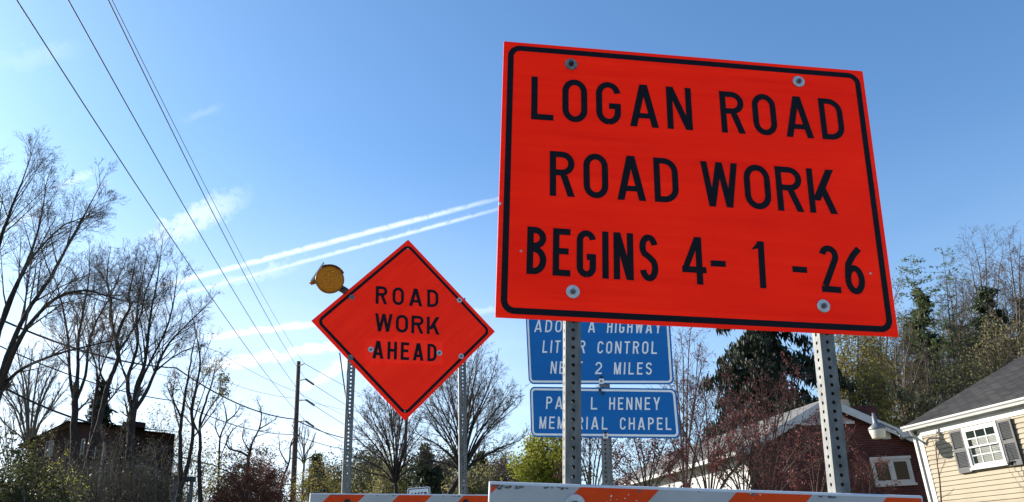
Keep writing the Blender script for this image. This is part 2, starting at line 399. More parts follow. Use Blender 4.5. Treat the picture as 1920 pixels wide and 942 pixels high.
def fluorescent(name, c1, c2, gain, streak, diag=0.0):
    """fluorescent sheeting: it turns the blue and violet light that falls on it into extra orange-red"""
    mt, t, b, co = new_mat(name)
    mp = t.node('ShaderNodeMapping'); t.link(co, mp.inputs[0]); mp.inputs['Rotation'].default_value = (0, diag, 0)
    mp2 = t.node('ShaderNodeMapping'); t.link(mp.outputs[0], mp2.inputs[0]); mp2.inputs['Scale'].default_value = streak
    n = t.noise(mp2.outputs[0], 1.0, 4, 0.7)
    mp3 = t.node('ShaderNodeMapping'); t.link(mp.outputs[0], mp3.inputs[0]); mp3.inputs['Scale'].default_value = [v * .22 + .6 for v in streak]
    n2 = t.noise(mp3.outputs[0], 1.0, 5, 0.65); n3 = t.noise(co, 3.0, 6, 0.7)
    f = t.math('ADD', t.math('ADD', t.math('MULTIPLY', n, 0.4), t.math('MULTIPLY', n2, 0.35)), t.math('MULTIPLY', n3, 0.25))
    d = t.node('ShaderNodeBsdfDiffuse')
    t.link(t.vmath('MULTIPLY', t.ramp(f, [(0.38, c1), (0.62, c2)]), (gain, gain * .8, gain * .8)), d.inputs[0])
    g = t.node('ShaderNodeBsdfGlossy'); g.inputs['Roughness'].default_value = 0.35; g.inputs[0].default_value = (1, 1, 1, 1)
    fr = t.node('ShaderNodeFresnel'); fr.inputs[0].default_value = 1.35
    mx = t.node('ShaderNodeMixShader'); t.link(t.math('MULTIPLY', fr.outputs[0], 0.22), mx.inputs[0])
    t.link(d.outputs[0], mx.inputs[1]); t.link(g.outputs[0], mx.inputs[2])
    t.link(mx.outputs[0], mt.node_tree.nodes['Material Output'].inputs[0]); mt.node_tree.nodes.remove(b)
    return mt
M_ORANGE = fluorescent('fluorescent_orange_sheeting', (0.76, 0.010, 0.0015), (1.0, 0.021, 0.003), 1.85, (2, 2, 90))
M_ORANGE2 = fluorescent('fluorescent_orange_sheeting_diamond', (0.72, 0.013, 0.003), (1.0, 0.027, 0.007), 1.8, (2, 2, 60), R_(45))
M_ORANGE3 = fluorescent('fluorescent_orange_overlay', (0.74, 0.016, 0.006), (0.9, 0.030, 0.010), 2.1, (90, 2, 2))
M_BLACK = simple('black_sign_film', (0.006, 0.006, 0.010), (0.010, 0.010, 0.015), 30, 0.5, spec=0.1)
M_BLUE = sheeting('blue_sheeting', (0.003, 0.125, 0.40), (0.007, 0.155, 0.48), (3, 3, 14))
M_WHITE_SHEET = simple('white_sign_sheeting', (0.76, 0.79, 0.80), (0.86, 0.88, 0.88), 18, 0.45)
M_ALU = simple('aluminium_edge', (0.55, 0.55, 0.56), (0.7, 0.7, 0.7), 20, 0.45, 0.7)
M_GALV = simple('galvanised_steel', (0.085, 0.09, 0.088), (0.19, 0.195, 0.19), 40, 0.6, 0.12, stretch=(1, 1, 0.35), bump=0.15)
M_WASHER = simple('zinc_washer', (0.42, 0.43, 0.44), (0.62, 0.62, 0.63), 60, 0.5, 0.6)
M_WASHER_DIRTY = simple('tarnished_washer', (0.10, 0.10, 0.11), (0.30, 0.29, 0.28), 90, 0.6, 0.5)
M_BOLT = simple('steel_bolt', (0.10, 0.10, 0.11), (0.24, 0.24, 0.25), 120, 0.4, 0.7)
M_BOLT_DARK = simple('dark_bolt', (0.012, 0.012, 0.014), (0.03, 0.03, 0.03), 60, 0.5, 0.3)
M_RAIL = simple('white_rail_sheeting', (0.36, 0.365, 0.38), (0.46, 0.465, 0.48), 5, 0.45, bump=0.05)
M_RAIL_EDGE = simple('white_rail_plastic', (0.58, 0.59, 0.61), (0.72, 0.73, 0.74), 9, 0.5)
M_RAIL_ORANGE = sheeting('orange_rail_sheeting', (0.66, 0.045, 0.006), (0.80, 0.075, 0.010), (20, 20, 20))
M_SCUFF = simple('black_scuff', (0.05, 0.05, 0.05), (0.16, 0.15, 0.15), 60, 0.8)
M_AMBER = simple('amber_lens', (0.52, 0.155, 0.003), (0.64, 0.205, 0.005), 30, 0.4, spec=0.15)
M_AMBER_HOUSING = simple('amber_housing', (0.26, 0.095, 0.010), (0.36, 0.14, 0.014), 30, 0.45, spec=0.25)
M_DARKMETAL = simple('dark_bracket', (0.03, 0.028, 0.025), (0.07, 0.06, 0.05), 40, 0.6, 0.4)
M_LAMP_GREY = simple('lamp_casting_grey', (0.13, 0.14, 0.145), (0.19, 0.20, 0.205), 30, 0.5, 0.3)
M_DIFFUSER = simple('milky_lamp_diffuser', (0.62, 0.58, 0.48), (0.70, 0.66, 0.56), 30, 0.35)

# ------------------------------------------------------------------ ground
gb = MB(); N = 40; S = 900.0
def gz(x, y):
    return 0.0
gb.poly([(-4000, -4000, 0), (4000, -4000, 0), (4000, 6000, 0), (-4000, 6000, 0)])
M_GROUND = simple('spring_grass_ground', (0.09, 0.10, 0.035), (0.20, 0.17, 0.09), 0.8, 0.95, bump=0.3)
go = gb.build('ground', M_GROUND); go['kind'] = 'structure'
rb = MB(); rb.poly([(-300, -11.5, 0.004), (300, -11.5, 0.004), (300, -1.2, 0.004), (-300, -1.2, 0.004)])
ro = rb.build('road', simple('weathered_asphalt', (0.10, 0.098, 0.095), (0.16, 0.155, 0.15), 3, 0.9, bump=0.2, bscale=120)); ro['kind'] = 'structure'

# ------------------------------------------------------------------ big orange sign
D2 = math.radians
MS = frame(D2(7.48), D2(3.48), D2(4.66), (0.5816, 2.1851, 2.4346))
SW, SH = 1.2192, 0.9144
big = thing('road_work_sign', 'large rectangular orange sign announcing when road work begins, on two steel posts', 'road sign', mw=MS)
pb = MB(); pb.prism(rrect(-SW / 2, SW / 2, -SH / 2, SH / 2, 0.004, 2), 0.0, 0.003); panel = pb.build('panel', M_ORANGE, big, bevel=0.0006)
mb = MB(); mb.prism(rrect(-SW / 2 + .001, SW / 2 - .001, -SH / 2 + .001, SH / 2 - .001, 0.004, 2), 0.0032, 0.0042); mb.build('panel_back', M_ALU, big)
bd = MB(); i0, i1 = 0.0145, 0.0335
ring(bd, rrect(-SW / 2 + i0, SW / 2 - i0, -SH / 2 + i0 - .002, SH / 2 - i0 + .002, 0.040, 10), rrect(-SW / 2 + i1, SW / 2 - i1, -SH / 2 + i1 - .002, SH / 2 - i1 + .002, 0.022, 10), -0.0006)
bd.build('border', M_BLACK, panel)
def z1(X, Y): return (900 + X / 1.5695, 50 + Y / 1.5695)
def words(Mx, conv, rows, panel_o, mat, t, y=-0.0006, name='lettering'):
    for row in rows:
        for (text, lb, rb_, top, *opt) in row:
            mb = MB()
            a, b, c = uv(Mx, *conv(*lb)), uv(Mx, *conv(*rb_)), uv(Mx, *conv(*top))
            write(mb, text, a, b, (c - a).length, y, opt[0] if opt else t, opt[1] if len(opt) > 1 else 0.2)
            mb.build(name, mat, panel_o)
words(MS, z1, [
    [('LOGAN', (150, 273), (627, 306), (152, 147), .133, .21), ('ROAD', (712, 312), (1077, 336), (706, 190), .133, .21)],
    [('ROAD', (205, 498), (587, 520), (206, 366), .133, .21), ('WORK', (655, 528), (1054, 553), (650, 396), .133, .13)],
    [('BEGINS', (136, 728), (526, 752), (137, 588), .132, .19), ('4', (597, 757), (669, 761), (594, 617), .132), ('-', (683, 760), (728, 762), (681, 622), .13),
     ('1', (804, 768), (843, 771), (798, 630), .132), ('-', (924, 776), (968, 779), (919, 640), .13), ('26', (1007, 781), (1137, 791), (995, 642), .132, .14)],
], panel, M_BLACK, .133)
for (X, Y, ms) in ((268, 112, (M_WASHER_DIRTY, M_BOLT_DARK)), (937, 163, (M_WASHER, M_BOLT)), (273, 781, (M_WASHER, M_BOLT)), (1010, 823, (M_WASHER, M_BOLT))):
    q = uv(MS, *z1(X, Y)); bolt(big, q.x, q.y, -0.0012, 0.0205, ms, 0.0085)
for (X, Y) in ((121, 661), (1149, 727)):
    q = uv(MS, *z1(X, Y)); rv = MB(); rv.lathe([(0.0001, 0.003), (0.0022, 0.0025), (0.0042, 0)], (q.x, -0.0004, q.y), 12, axis='Y'); rv.build('rivet', M_WASHER, big)
q0 = uv(MS, 935, 382); ch = MB(); ch.prism([(-SW / 2 - .0006, q0.y - .006), (-SW / 2 + .006, q0.y - .004), (-SW / 2 + .007, q0.y + .003), (-SW / 2 - .0006, q0.y + .006)], -0.0005, 0.0034); ch.build('edge_chip', M_ALU, panel)
for (px, py) in ((1073, 760), (1561, 780)):
    q = uv(MS, px, py, 0.02); perforated_post('sign_post', M_GALV, big, q.x, 0.0045, -2.45, SH / 2 - 0.03)

# ------------------------------------------------------------------ near barricade (its rails are bolted across the same posts)
def barricade(label, M, pl, pr, lam, first, face_y, group, washers, wmats, hgt=0.203):
    a, b = uv(M, *pl, face_y), uv(M, *pr, face_y)
    ex = (b - a).normalized(); ang = math.atan2(ex.y, ex.x); L = (b - a).length
    MF = M @ Matrix.Translation((a.x, face_y, a.y)) @ Matrix.Rotation(-ang, 4, 'Y')
    bar_o = thing('barricade', label, 'barricade', mw=MF, group=group)
    for lev in range(3):
        z = -lev * 0.46; th = 0.024
        rb = MB(); e = 0.004
        prof = [(0, -hgt + e), (0, -e)] + [(th / 2 - th / 2 * math.cos(R_(180 * i / 8)), -e + e * 1.2 * math.sin(R_(180 * i / 8))) for i in range(1, 8)] + [(th, -e), (th, -hgt + e), (th * .8, -hgt), (th * .2, -hgt)]
        n = len(prof); bb = len(rb.v)
        rb.v += [(0, p[0], z + p[1]) for p in prof] + [(L, p[0], z + p[1]) for p in prof]
        for i in range(n):
            j = (i + 1) % n; rb.f.append((bb + i, bb + j, bb + n + j, bb + n + i)); rb.m.append(0)
        rb.f.append(tuple(range(bb, bb + n))); rb.f.append(tuple(range(bb + 2 * n - 1, bb + n - 1, -1))); rb.m += [0, 0]
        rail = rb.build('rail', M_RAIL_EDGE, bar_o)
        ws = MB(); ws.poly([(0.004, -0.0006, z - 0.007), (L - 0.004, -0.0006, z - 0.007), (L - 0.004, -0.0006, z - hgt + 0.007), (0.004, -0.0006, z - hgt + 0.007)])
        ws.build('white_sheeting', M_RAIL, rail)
        st = MB(); x = first - lam * 2; hh = hgt - 0.014
        while x < L + hh:
            pts = [(x, z - 0.007), (x + lam / 2, z - 0.007), (x + lam / 2 - hh, z - hgt + 0.007), (x - hh, z - hgt + 0.007)]
            out = []                                # clip the slanted stripe to the rail's ends
            for k in range(4):
                p, q = pts[k], pts[(k + 1) % 4]
                for lo_, sg in ((0.004, 1), (L - 0.004, -1)): pass
                out.append(p)
            for lim, sg in ((0.004, 1), (L - 0.004, -1)):
                src = out; out = []
                for k in range(len(src)):
                    p, q = src[k], src[(k + 1) % len(src)]; ip, iq = (p[0] - lim) * sg >= 0, (q[0] - lim) * sg >= 0
                    if ip: out.append(p)
                    if ip != iq:
                        t = (lim - p[0]) / (q[0] - p[0]); out.append((lim, p[1] + t * (q[1] - p[1])))
                if not out: break
            if len(out) > 2: st.poly([(p[0], -0.0012, p[1]) for p in out])
            x += lam
        st.build('orange_stripes', M_RAIL_ORANGE, rail)
        if lev == 0: top_rail = rail
        for (px, py, wr, hx) in washers:
            q = MF.inverted() @ on_plane(px, py, MF.translation, MF.to_3x3() @ Vector((0, -1, 0)))
            bolt(bar_o, q.x, z + q.z, -0.0018, wr, wmats, hx)
    return bar_o, top_rail, MF, L
near, near_rail, MNF, NL = barricade('orange and white striped barricade rail nearest the camera, bolted under the large rectangular sign', MS, (918, 903), (1729, 930), 0.431, None or 0.243, -0.0265, 'striped barricades',
                 [(1078, 947, 0.0275, 0.012), (1572, 966, 0.0275, 0.012)], (M_WASHER, M_BOLT))
def scuffs(rail, L, spots, seed):
    rnd = random.Random(seed); mb = MB()
    for (x, z, n, sx, sz) in spots:
        for i in range(n):
            cx, cz = x + rnd.gauss(0, sx), z + rnd.gauss(0, sz); r = rnd.uniform(.0012, .0045)
            cz = min(cz, -0.0075 - r)
            if cx < 0.01 or cx > L - 0.01: continue
            k = rnd.randint(5, 7); a0 = rnd.random() * 6
            mb.poly([(cx + r * rnd.uniform(.5, 1.9) * math.cos(a0 + 6.283 * j / k), -0.0018 - 0.00005 * (i % 5), cz + r * rnd.uniform(.4, 1.0) * math.sin(a0 + 6.283 * j / k)) for j in range(k)])
    return mb.build('scuff_marks', M_SCUFF, rail)
scuffs(near_rail, NL, [(.02, -.011, 26, .018, .006), (.07, -.010, 14, .03, .003), (.18, -.009, 14, .015, .002), (.66, -.009, 6, .12, .002), (.93, -.009, 12, .02, .002)], 3)
pe = MB(); rnd = random.Random(5)
for (x, z, n, sx, sz) in ((.345, -.035, 9, .025, .008), (.30, -.06, 5, .006, .006), (.98, -.02, 3, .02, .005), (.72, -.016, 4, .02, .005)):
    for i in range(n):
        cx, cz, r = x + rnd.gauss(0, sx), z + rnd.gauss(0, sz), rnd.uniform(.001, .004)
        k = 6; pe.poly([(cx + r * rnd.uniform(.5, 1.6) * math.cos(1.047 * j), -0.0020 - .00005 * (i % 5), min(-.008, cz + r * rnd.uniform(.4, 1.0) * math.sin(1.047 * j))) for j in range(k)])
pe.build('peeled_spots', M_RAIL_EDGE, near_rail)

# ------------------------------------------------------------------ diamond sign
MD = frame(D2(21.0), D2(1.6), D2(1.4), (-0.7650, 5.175, 2.9105))
s = 0.9144
dia_o = thing('road_work_sign', 'orange diamond sign reading that road work is ahead, with an amber light at its corner', 'road sign', mw=MD)
Q45 = Matrix.Rotation(R_(45), 4, 'Y')
def rot45(pts): return [((p[0] - p[1]) * math.sqrt(.5), (p[0] + p[1]) * math.sqrt(.5)) for p in pts]
pb = MB(); pb.prism(rot45(rrect(-s / 2, s / 2, -s / 2, s / 2, 0.004, 2)), 0, 0.003); dpanel = pb.build('panel', M_ORANGE2, dia_o)
mb = MB(); mb.prism(rot45(rrect(-s / 2 + .001, s / 2 - .001, -s / 2 + .001, s / 2 - .001, 0.004, 2)), .0032, .0042); mb.build('panel_back', M_ALU, dia_o)
bd = MB(); ring(bd, rot45(rrect(-s / 2 + .023, s / 2 - .023, -s / 2 + .023, s / 2 - .023, 0.045, 8)), rot45(rrect(-s / 2 + .043, s / 2 - .043, -s / 2 + .043, s / 2 - .043, 0.025, 8)), -0.0008)
bd.build('border', M_BLACK, dpanel)
def z2(X, Y): return (560 + X / 2.479, 420 + Y / 2.479)
words(MD, z2, [[('ROAD', (357, 372), (650, 389), (358, 289), .165, .26)], [('WORK', (353, 499), (655, 516), (352, 415), .165, .16)]], dpanel, M_BLACK, .165, -0.0008)
cs = [uv(MD, *z2(*p)) for p in ((309, 532), (307, 640), (669, 655), (671, 548))]
pp = MB(); pp.prism([tuple(c) for c in cs], -0.0035, -0.0012); patch = pp.build('overlay_plate', M_ORANGE3, dia_o)
words(MD, z2, [[('AHEAD', (341, 626), (640, 641), (343, 543), .165, .24)]], patch, M_BLACK, .165, -0.0043)
for (X, Y, yy, wm) in ((247, 341, -.0012, M_WASHER_DIRTY), (747, 355, -.0012, M_WASHER), (240, 622, -.0012, M_WASHER_DIRTY), (755, 616, -.0012, M_WASHER), (335, 585, -.0048, M_WASHER), (653, 601, -.0048, M_WASHER)):
    q = uv(MD, *z2(X, Y)); bolt(dia_o, q.x, q.y, yy, 0.0195, (wm, M_BOLT), 0.009)
for (X, Y) in ((508, 116), (493, 872)):
    q = uv(MD, *z2(X, Y)); rv = MB(); rv.lathe([(0.0001, 0.004), (0.003, 0.003), (0.006, 0)], (q.x, -0.0004, q.y), 12, axis='Y'); rv.build('rivet', M_WASHER, dia_o)
for (px, py, zt) in ((654, 790, 0.24), (867, 800, 0.24)):
    q = uv(MD, px, py, 0.02); channel_post('sign_post', M_GALV, dia_o, q.x, 0.0045, -2.95, zt)
farb, far_rail, MFF, FL = barricade('orange and white striped barricade rail behind the near one, bolted under the diamond sign', MD, (582, 925), (944, 928), 0.431, 0.122, -0.0265, 'striped barricades',
              [(651, 942, 0.020, 0.013), (873, 942, 0.020, 0.013)], (M_BOLT_DARK, M_BOLT_DARK))
scuffs(far_rail, FL, [(.16, -.012, 12, .02, .004), (.5, -.010, 12, .05, .003), (.97, -.010, 16, .05, .003)], 9)

# ------------------------------------------------------------------ amber warning light on the diamond's upper left edge
c0 = uv(MD, 617, 528); ML = MD @ Matrix.Translation((c0.x, -0.03, c0.y)) @ Matrix.Rotation(R_(29), 4, 'Y') @ Matrix.Scale(.92, 4)
wl = thing('warning_light', 'round amber flashing light with a tilted solar panel, clamped to the diamond sign', 'warning light', mw=ML)
mb = MB(); mb.lathe([(0.0001, -.035), (.075, -.035), (.098, -.025), (.105, 0), (.105, .018), (.098, .024), (.094, .022)], n=40, axis='Y'); hs = mb.build('housing', M_AMBER_HOUSING, wl, smooth=True)
mb = MB(); mb.lathe([(0.0001, .030), (.05, .029), (.080, .026), (.095, .0215)], n=40, axis='Y')
ln = mb.build('lens', M_AMBER, wl, smooth=True)
for (gx, gzz) in [(-.05, .045), (-.012, .058), (.03, .05), (-.062, .0), (-.02, .02), (.018, .012), (.058, .022), (-.035, -.025), (.0, -.02), (.04, -.025), (-.045, -.06), (0, -.06), (.042, -.055)]:
    mb = MB(); mb.tube((gx - .004, -.028, gzz - .007), (gx + .004, -.034, gzz + .007), .0052, .0040, 8); mb.build('led', simple('amber_led', (.62, .24, .015), (.7, .30, .025), 30, .2) if 'amber_led' not in bpy.data.materials else bpy.data.materials['amber_led'], ln)
mb = MB()                                           # visor over the upper part of the lens
for i in range(12):
    a0, a1 = R_(58 + i * 8), R_(58 + (i + 1) * 8)
    for rr, yy0, yy1 in ((.107, .0, -.035),):
        mb.poly([(rr * math.cos(a0), yy0, rr * math.sin(a0)), (rr * math.cos(a1), yy0, rr * math.sin(a1)), (rr * 1.02 * math.cos(a1), yy1, rr * 1.02 * math.sin(a1)), (rr * 1.02 * math.cos(a0), yy1, rr * 1.02 * math.sin(a0))])
        mb.poly([(rr * 1.03 * math.cos(a1), yy0, rr * 1.03 * math.sin(a1)), (rr * 1.03 * math.cos(a0), yy0, rr * 1.03 * math.sin(a0)), (rr * 1.05 * math.cos(a0), yy1, rr * 1.05 * math.sin(a0)), (rr * 1.05 * math.cos(a1), yy1, rr * 1.05 * math.sin(a1))])
mb.build('visor', M_AMBER_HOUSING, wl)
mb = MB(); SM = Matrix.Translation((-.098, .01, .050)) @ Matrix.Rotation(R_(-1), 4, 'Y')
mb.box(-.075, -.063, .01, .055, -.085, .10, 0, Matrix.Translation((-.04, 0, 0.0)) @ Matrix.Identity(4)); spn = mb.build('solar_panel', simple('solar_panel_face', (.42, .45, .48), (.5, .53, .56), 30, .25), wl, bevel=.003)
mb = MB(); mb.prism([(-.10, .08), (-.10, -.07), (-.116, -.085), (-.094, -.09), (-.06, -.05), (-.06, .06), (-.09, .095)], .012, .055); mb.build('panel_mount', M_AMBER_HOUSING, wl, bevel=.003)
mb = MB(); mb.box(.088, .150, -.005, .045, -.022, .018); mb.box(.135, .185, .033, .06, -.03, .03); mb.tube((.115, -.028, .0), (.115, .05, .0), .009, None, 8); mb.build('clamp_bracket', M_DARKMETAL, wl, bevel=.003)

# ------------------------------------------------------------------ blue signs on one post
MBL = frame(D2(-26.7), D2(0.0), D2(7.8), (0.456, 4.5723, 2.133))
# keep the signs upright against the picture: the plane is the measured one, outlines come from sizes
def z3(X, Y): return (960 + X / 2.6028, 580 + Y / 2.6028)
blue = thing('highway_sign', 'pair of blue panels with white lettering on one perforated steel post', 'road sign', mw=MBL)
def blue_panel(corners, rows, r, t):
    cs = [uv(MBL, *z3(*c)) for c in corners]        # tl, tr, br, bl
    def bil(a, b): return cs[0] * (1 - a) * (1 - b) + cs[1] * a * (1 - b) + cs[2] * a * b + cs[3] * (1 - a) * b
    w = ((cs[1] - cs[0]).length + (cs[2] - cs[3]).length) / 2; h = ((cs[0] - cs[3]).length + (cs[1] - cs[2]).length) / 2
    def shape(i, rr): return [tuple(bil(p[0] / w, 1 - p[1] / h)) for p in rrect(i, w - i, i, h - i, rr, 8)]
    mb = MB(); mb.prism(shape(0, r), 0, 0.003); pn = mb.build('panel', M_BLUE, blue)
    mb = MB(); ring(mb, shape(.009, r - .008), shape(.021, r - .018), -0.0008); mb.build('border', M_WHITE_SHEET, pn)
    words(MBL, z3, rows, pn, M_WHITE_SHEET, t, -0.0008)
    return pn, bil
p1, bil1 = blue_panel([(64, -30), (766, -10), (791, 367), (82, 366)], [
    [('ADOPT', (108, 112), (336, 114), (108, 53), .128, .30), ('A', (370, 114), (405, 114), (370, 54), .128), ('HIGHWAY', (463, 116), (727, 118), (462, 57), .128, .30)],
    [('LITTER', (148, 213), (356, 215), (147, 153), .128, .30), ('CONTROL', (416, 216), (707, 219), (415, 157), .128, .30)],
    [('NEXT', (187, 315), (342, 317), (186, 255), .128, .30), ('2', (405, 317), (438, 317), (404, 258), .128), ('MILES', (497, 318), (682, 320), (495, 260), .128, .30)]], .035, .128)
p2, bil2 = blue_panel([(86, 378), (801, 388), (823, 631), (93, 624)], [
    [('PAUL', (166, 487), (338, 489), (165, 427), .128, .30), ('L', (385, 490), (416, 490), (384, 430), .128), ('HENNEY', (474, 491), (723, 492), (472, 431), .128, .30)],
    [('MEMORIAL', (133, 583), (466, 588), (132, 524), .128, .30), ('CHAPEL', (527, 588), (778, 590), (525, 529), .128, .30)]], .035, .128)
for (X, Y, sq) in ((437, 352, 1), (431, 395, 0), (458, 618, 1), (436, 331, 0), (457, 603, 0), (443, 411, 0)):
    q = uv(MBL, *z3(X, Y))
    if sq:
        mb = MB(); mb.prism([(q.x - .015, q.y - .015), (q.x + .015, q.y - .015), (q.x + .015, q.y + .015), (q.x - .015, q.y + .015)], -.003, -.001); pl_ = mb.build('clip_plate', M_WHITE_SHEET, blue)
        mb = MB(); mb.tube((q.x, -.009, q.y), (q.x, -.003, q.y), .007, None, 6); mb.build('bolt', M_BOLT, pl_)
    else:
        mb = MB(); mb.tube((q.x, -.010, q.y), (q.x, -.0005, q.y), .009, None, 6); mb.build('bolt', M_BOLT_DARK, blue)
qa, qb = uv(MBL, *z3(458, 640), .02), uv(MBL, *z3(464, 845), .02)
up = (qa - qb).normalized()
post = perforated_post('sign_post', M_GALV, blue, 0, 0.0, -2.3, 0.92, side=.047)
post.matrix_local = Matrix.Translation((qa.x, 0.0045, qa.y)) @ Matrix.Rotation(math.atan2(up.x, up.y), 4, 'Y')

# ------------------------------------------------------------------ the SPEED sign down the road
Y = 17.0; o = P(785, 914, Y); MV = frame(D2(2), 0, D2(-1), o)
sp = thing('speed_sign', 'white speed sign with black border, its top peeking over the far barricade', 'road sign', mw=MV)
a, b = uv(MV, 763.5, 914), uv(MV, 806.5, 914.5); w = b.x - a.x
mb = MB(); mb.prism(rrect(a.x, b.x, -w * 1.25, 0, .04, 6), 0, .003); spp = mb.build('panel', M_WHITE_SHEET, sp)
mb = MB(); ring(mb, rrect(a.x + .018, b.x - .018, -w * 1.25 + .018, -.018, .03, 6), rrect(a.x + .035, b.x - .035, -w * 1.25 + .035, -.035, .018, 6), -.003); mb.build('border', M_BLACK, spp)
mb = MB(); write(mb, 'SPEED', (a.x + .075, -.235), (b.x - .075, -.235), .13, -.003, .17, .24); mb.build('lettering', M_BLACK, spp)
mb = MB(); mb.box((a.x + b.x) / 2 - .02, (a.x + b.x) / 2 + .02, .004, .03, -o.z - .2, -.06); mb.build('sign_post', M_GALV, sp)

# ------------------------------------------------------------------ houses on the right (both stand square to the same street)
TH = R_(12.86); A = Vector((-math.sin(TH), math.cos(TH), 0)); B = Vector((math.cos(TH), math.sin(TH), 0)); UP = Vector((0, 0, 1))
M_SIDING = simple('beige_vinyl_siding', (0.255, 0.210, 0.142), (0.30, 0.25, 0.17), 1.6, 0.55, spec=0.3)
M_TRIM = simple('white_house_trim', (0.42, 0.42, 0.405), (0.50, 0.50, 0.485), 3, 0.5)
M_SHINGLE, t_, b_, co_ = new_mat('grey_asphalt_shingles')
wv = t_.node('ShaderNodeTexBrick'); mpn = t_.node('ShaderNodeMapping'); t_.link(co_, mpn.inputs[0])
t_.link(mpn.outputs[0], wv.inputs['Vector']); wv.inputs['Scale'].default_value = 1.0; wv.inputs['Brick Width'].default_value = 0.32; wv.inputs['Row Height'].default_value = 0.13
wv.inputs['Mortar Size'].default_value = 0.012; wv.inputs['Color1'].default_value = (0.032, 0.031, 0.030, 1); wv.inputs['Color2'].default_value = (0.060, 0.057, 0.055, 1); wv.inputs['Mortar'].default_value = (0.016, 0.016, 0.016, 1)
ns = t_.ramp(t_.noise(co_, 0.7, 5), [(0.3, (0.75, 0.75, 0.75)), (0.7, (1.15, 1.12, 1.1))])
t_.link(t_.vmath('MULTIPLY', wv.outputs[0], ns), b_.inputs['Base Color']); b_.inputs['Roughness'].default_value = 0.95; b_.inputs['Specular IOR Level'].default_value = 0.15
bmp = t_.node('ShaderNodeBump'); bmp.inputs['Strength'].default_value = 0.6; bmp.inputs['Distance'].default_value = 0.02
t_.link(wv.outputs['Fac'], bmp.inputs['Height']); bmp.invert = True; t_.link(bmp.outputs[0], b_.inputs['Normal'])
def brick_mat(name, c1, c2, mortar, axis_rot):
    mt, t, b, co = new_mat(name)
    mp = t.node('ShaderNodeMapping'); t.link(co, mp.inputs[0]); mp.inputs['Rotation'].default_value = axis_rot
    w = t.node('ShaderNodeTexBrick'); t.link(mp.outputs[0], w.inputs['Vector']); w.inputs['Scale'].default_value = 1
    w.inputs['Brick Width'].default_value = 0.215; w.inputs['Row Height'].default_value = 0.072; w.inputs['Mortar Size'].default_value = 0.010
    w.inputs['Color1'].default_value = (*c1, 1); w.inputs['Color2'].default_value = (*c2, 1); w.inputs['Mortar'].default_value = (*mortar, 1)
    n = t.ramp(t.noise(co, 1.3, 4), [(0.3, (0.7, 0.7, 0.7)), (0.7, (1.2, 1.2, 1.2))])
    t.link(t.vmath('MULTIPLY', w.outputs[0], n), b.inputs['Base Color']); b.inputs['Roughness'].default_value = 0.9; b.inputs['Specular IOR Level'].default_value = 0.2
    bp = t.node('ShaderNodeBump'); bp.inputs['Strength'].default_value = 0.5; bp.inputs['Distance'].default_value = 0.01; bp.invert = True
    t.link(w.outputs['Fac'], bp.inputs['Height']); t.link(bp.outputs[0], b.inputs['Normal'])
    return mt
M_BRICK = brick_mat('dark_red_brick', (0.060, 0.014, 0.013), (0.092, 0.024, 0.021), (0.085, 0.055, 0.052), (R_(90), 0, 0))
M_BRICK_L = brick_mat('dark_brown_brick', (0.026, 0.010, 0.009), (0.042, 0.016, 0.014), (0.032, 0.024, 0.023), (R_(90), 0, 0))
M_SHUTTER = simple('dark_grey_shutter', (0.038, 0.040, 0.043), (0.052, 0.054, 0.057), 12, 0.55)
M_GLASS, tg, bgl, cog = new_mat('dark_window_glass')
bgl.inputs['Base Color'].default_value = (0.016, 0.022, 0.020, 1); bgl.inputs['Roughness'].default_value = 0.06; bgl.inputs['Specular IOR Level'].default_value = 0.35
M_BLIND = simple('pale_window_blind', (0.055, 0.064, 0.05), (0.10, 0.112, 0.088), 2.5, 0.5, stretch=(1, 1, 9))
M_CONC = simple('concrete_foundation', (0.25, 0.24, 0.23), (0.34, 0.33, 0.32), 4, 0.9)
M_LOUVRE = simple('white_louvre', (0.5, 0.5, 0.52), (0.6, 0.6, 0.62), 6, 0.6)

def world_to(Mw, p): return Mw.inverted() @ p
# --- beige house: local axes x along the street wall towards us, y into the house, z up
K = 1.3
CB = CO + (P(1724, 815, 15.0) - CO) * K
MBH = Matrix((-A, B, UP)).transposed().to_4x4(); MBH.translation = Vector((CB.x, CB.y, 0))
bh = thing('house', 'beige vinyl sided house with grey shutters at the right edge', 'house', mw=MBH)
def bw(px, py, dep=0.0):
    q = MBH.inverted() @ on_plane(px, py, MBH.translation + B * dep, B); return q
ZS = CB.z                                            # top of the frieze at the corner
LEN = 11.0; z_fr0 = bw(1811, 800).z; zo = bw(1811, 771, -.23).z + .03; z_ev = zo + math.tan(R_(22.8)) * .12 - .16
mb = MB(); cz = (bw(1830, 900).z - bw(1830, 909.4).z); z = 0.35; zt = z_fr0 - 0.02
b0 = None
while z < zt:
    zz = min(z + cz, zt)
    for (x0, x1) in ((0.10, LEN),):
        mb.poly([(x0, -0.030, z), (x1, -0.030, z), (x1, -0.024, z + cz * .6), (x0, -0.024, z + cz * .6)])
        mb.poly([(x0, -0.024, z + cz * .6), (x1, -0.024, z + cz * .6), (x1, -0.003, zz), (x0, -0.003, zz)])
        mb.poly([(x0, -0.003, z), (x1, -0.003, z), (x1, -0.030, z), (x0, -0.030, z)])
    z += cz
mb.build('siding', M_SIDING, bh)
GW = 9.0                                             # gable width
RP = math.tan(R_(22.8))
zr = z_ev + RP * (GW / 2)
mb = MB(); mb.poly([(0, 0, 0), (LEN, 0, 0), (LEN, 0, z_ev), (0, 0, z_ev)]); mb.poly([(0, GW, 0), (0, 0, 0), (0, 0, z_ev), (0, GW / 2, zr - .03), (0, GW, z_ev)])
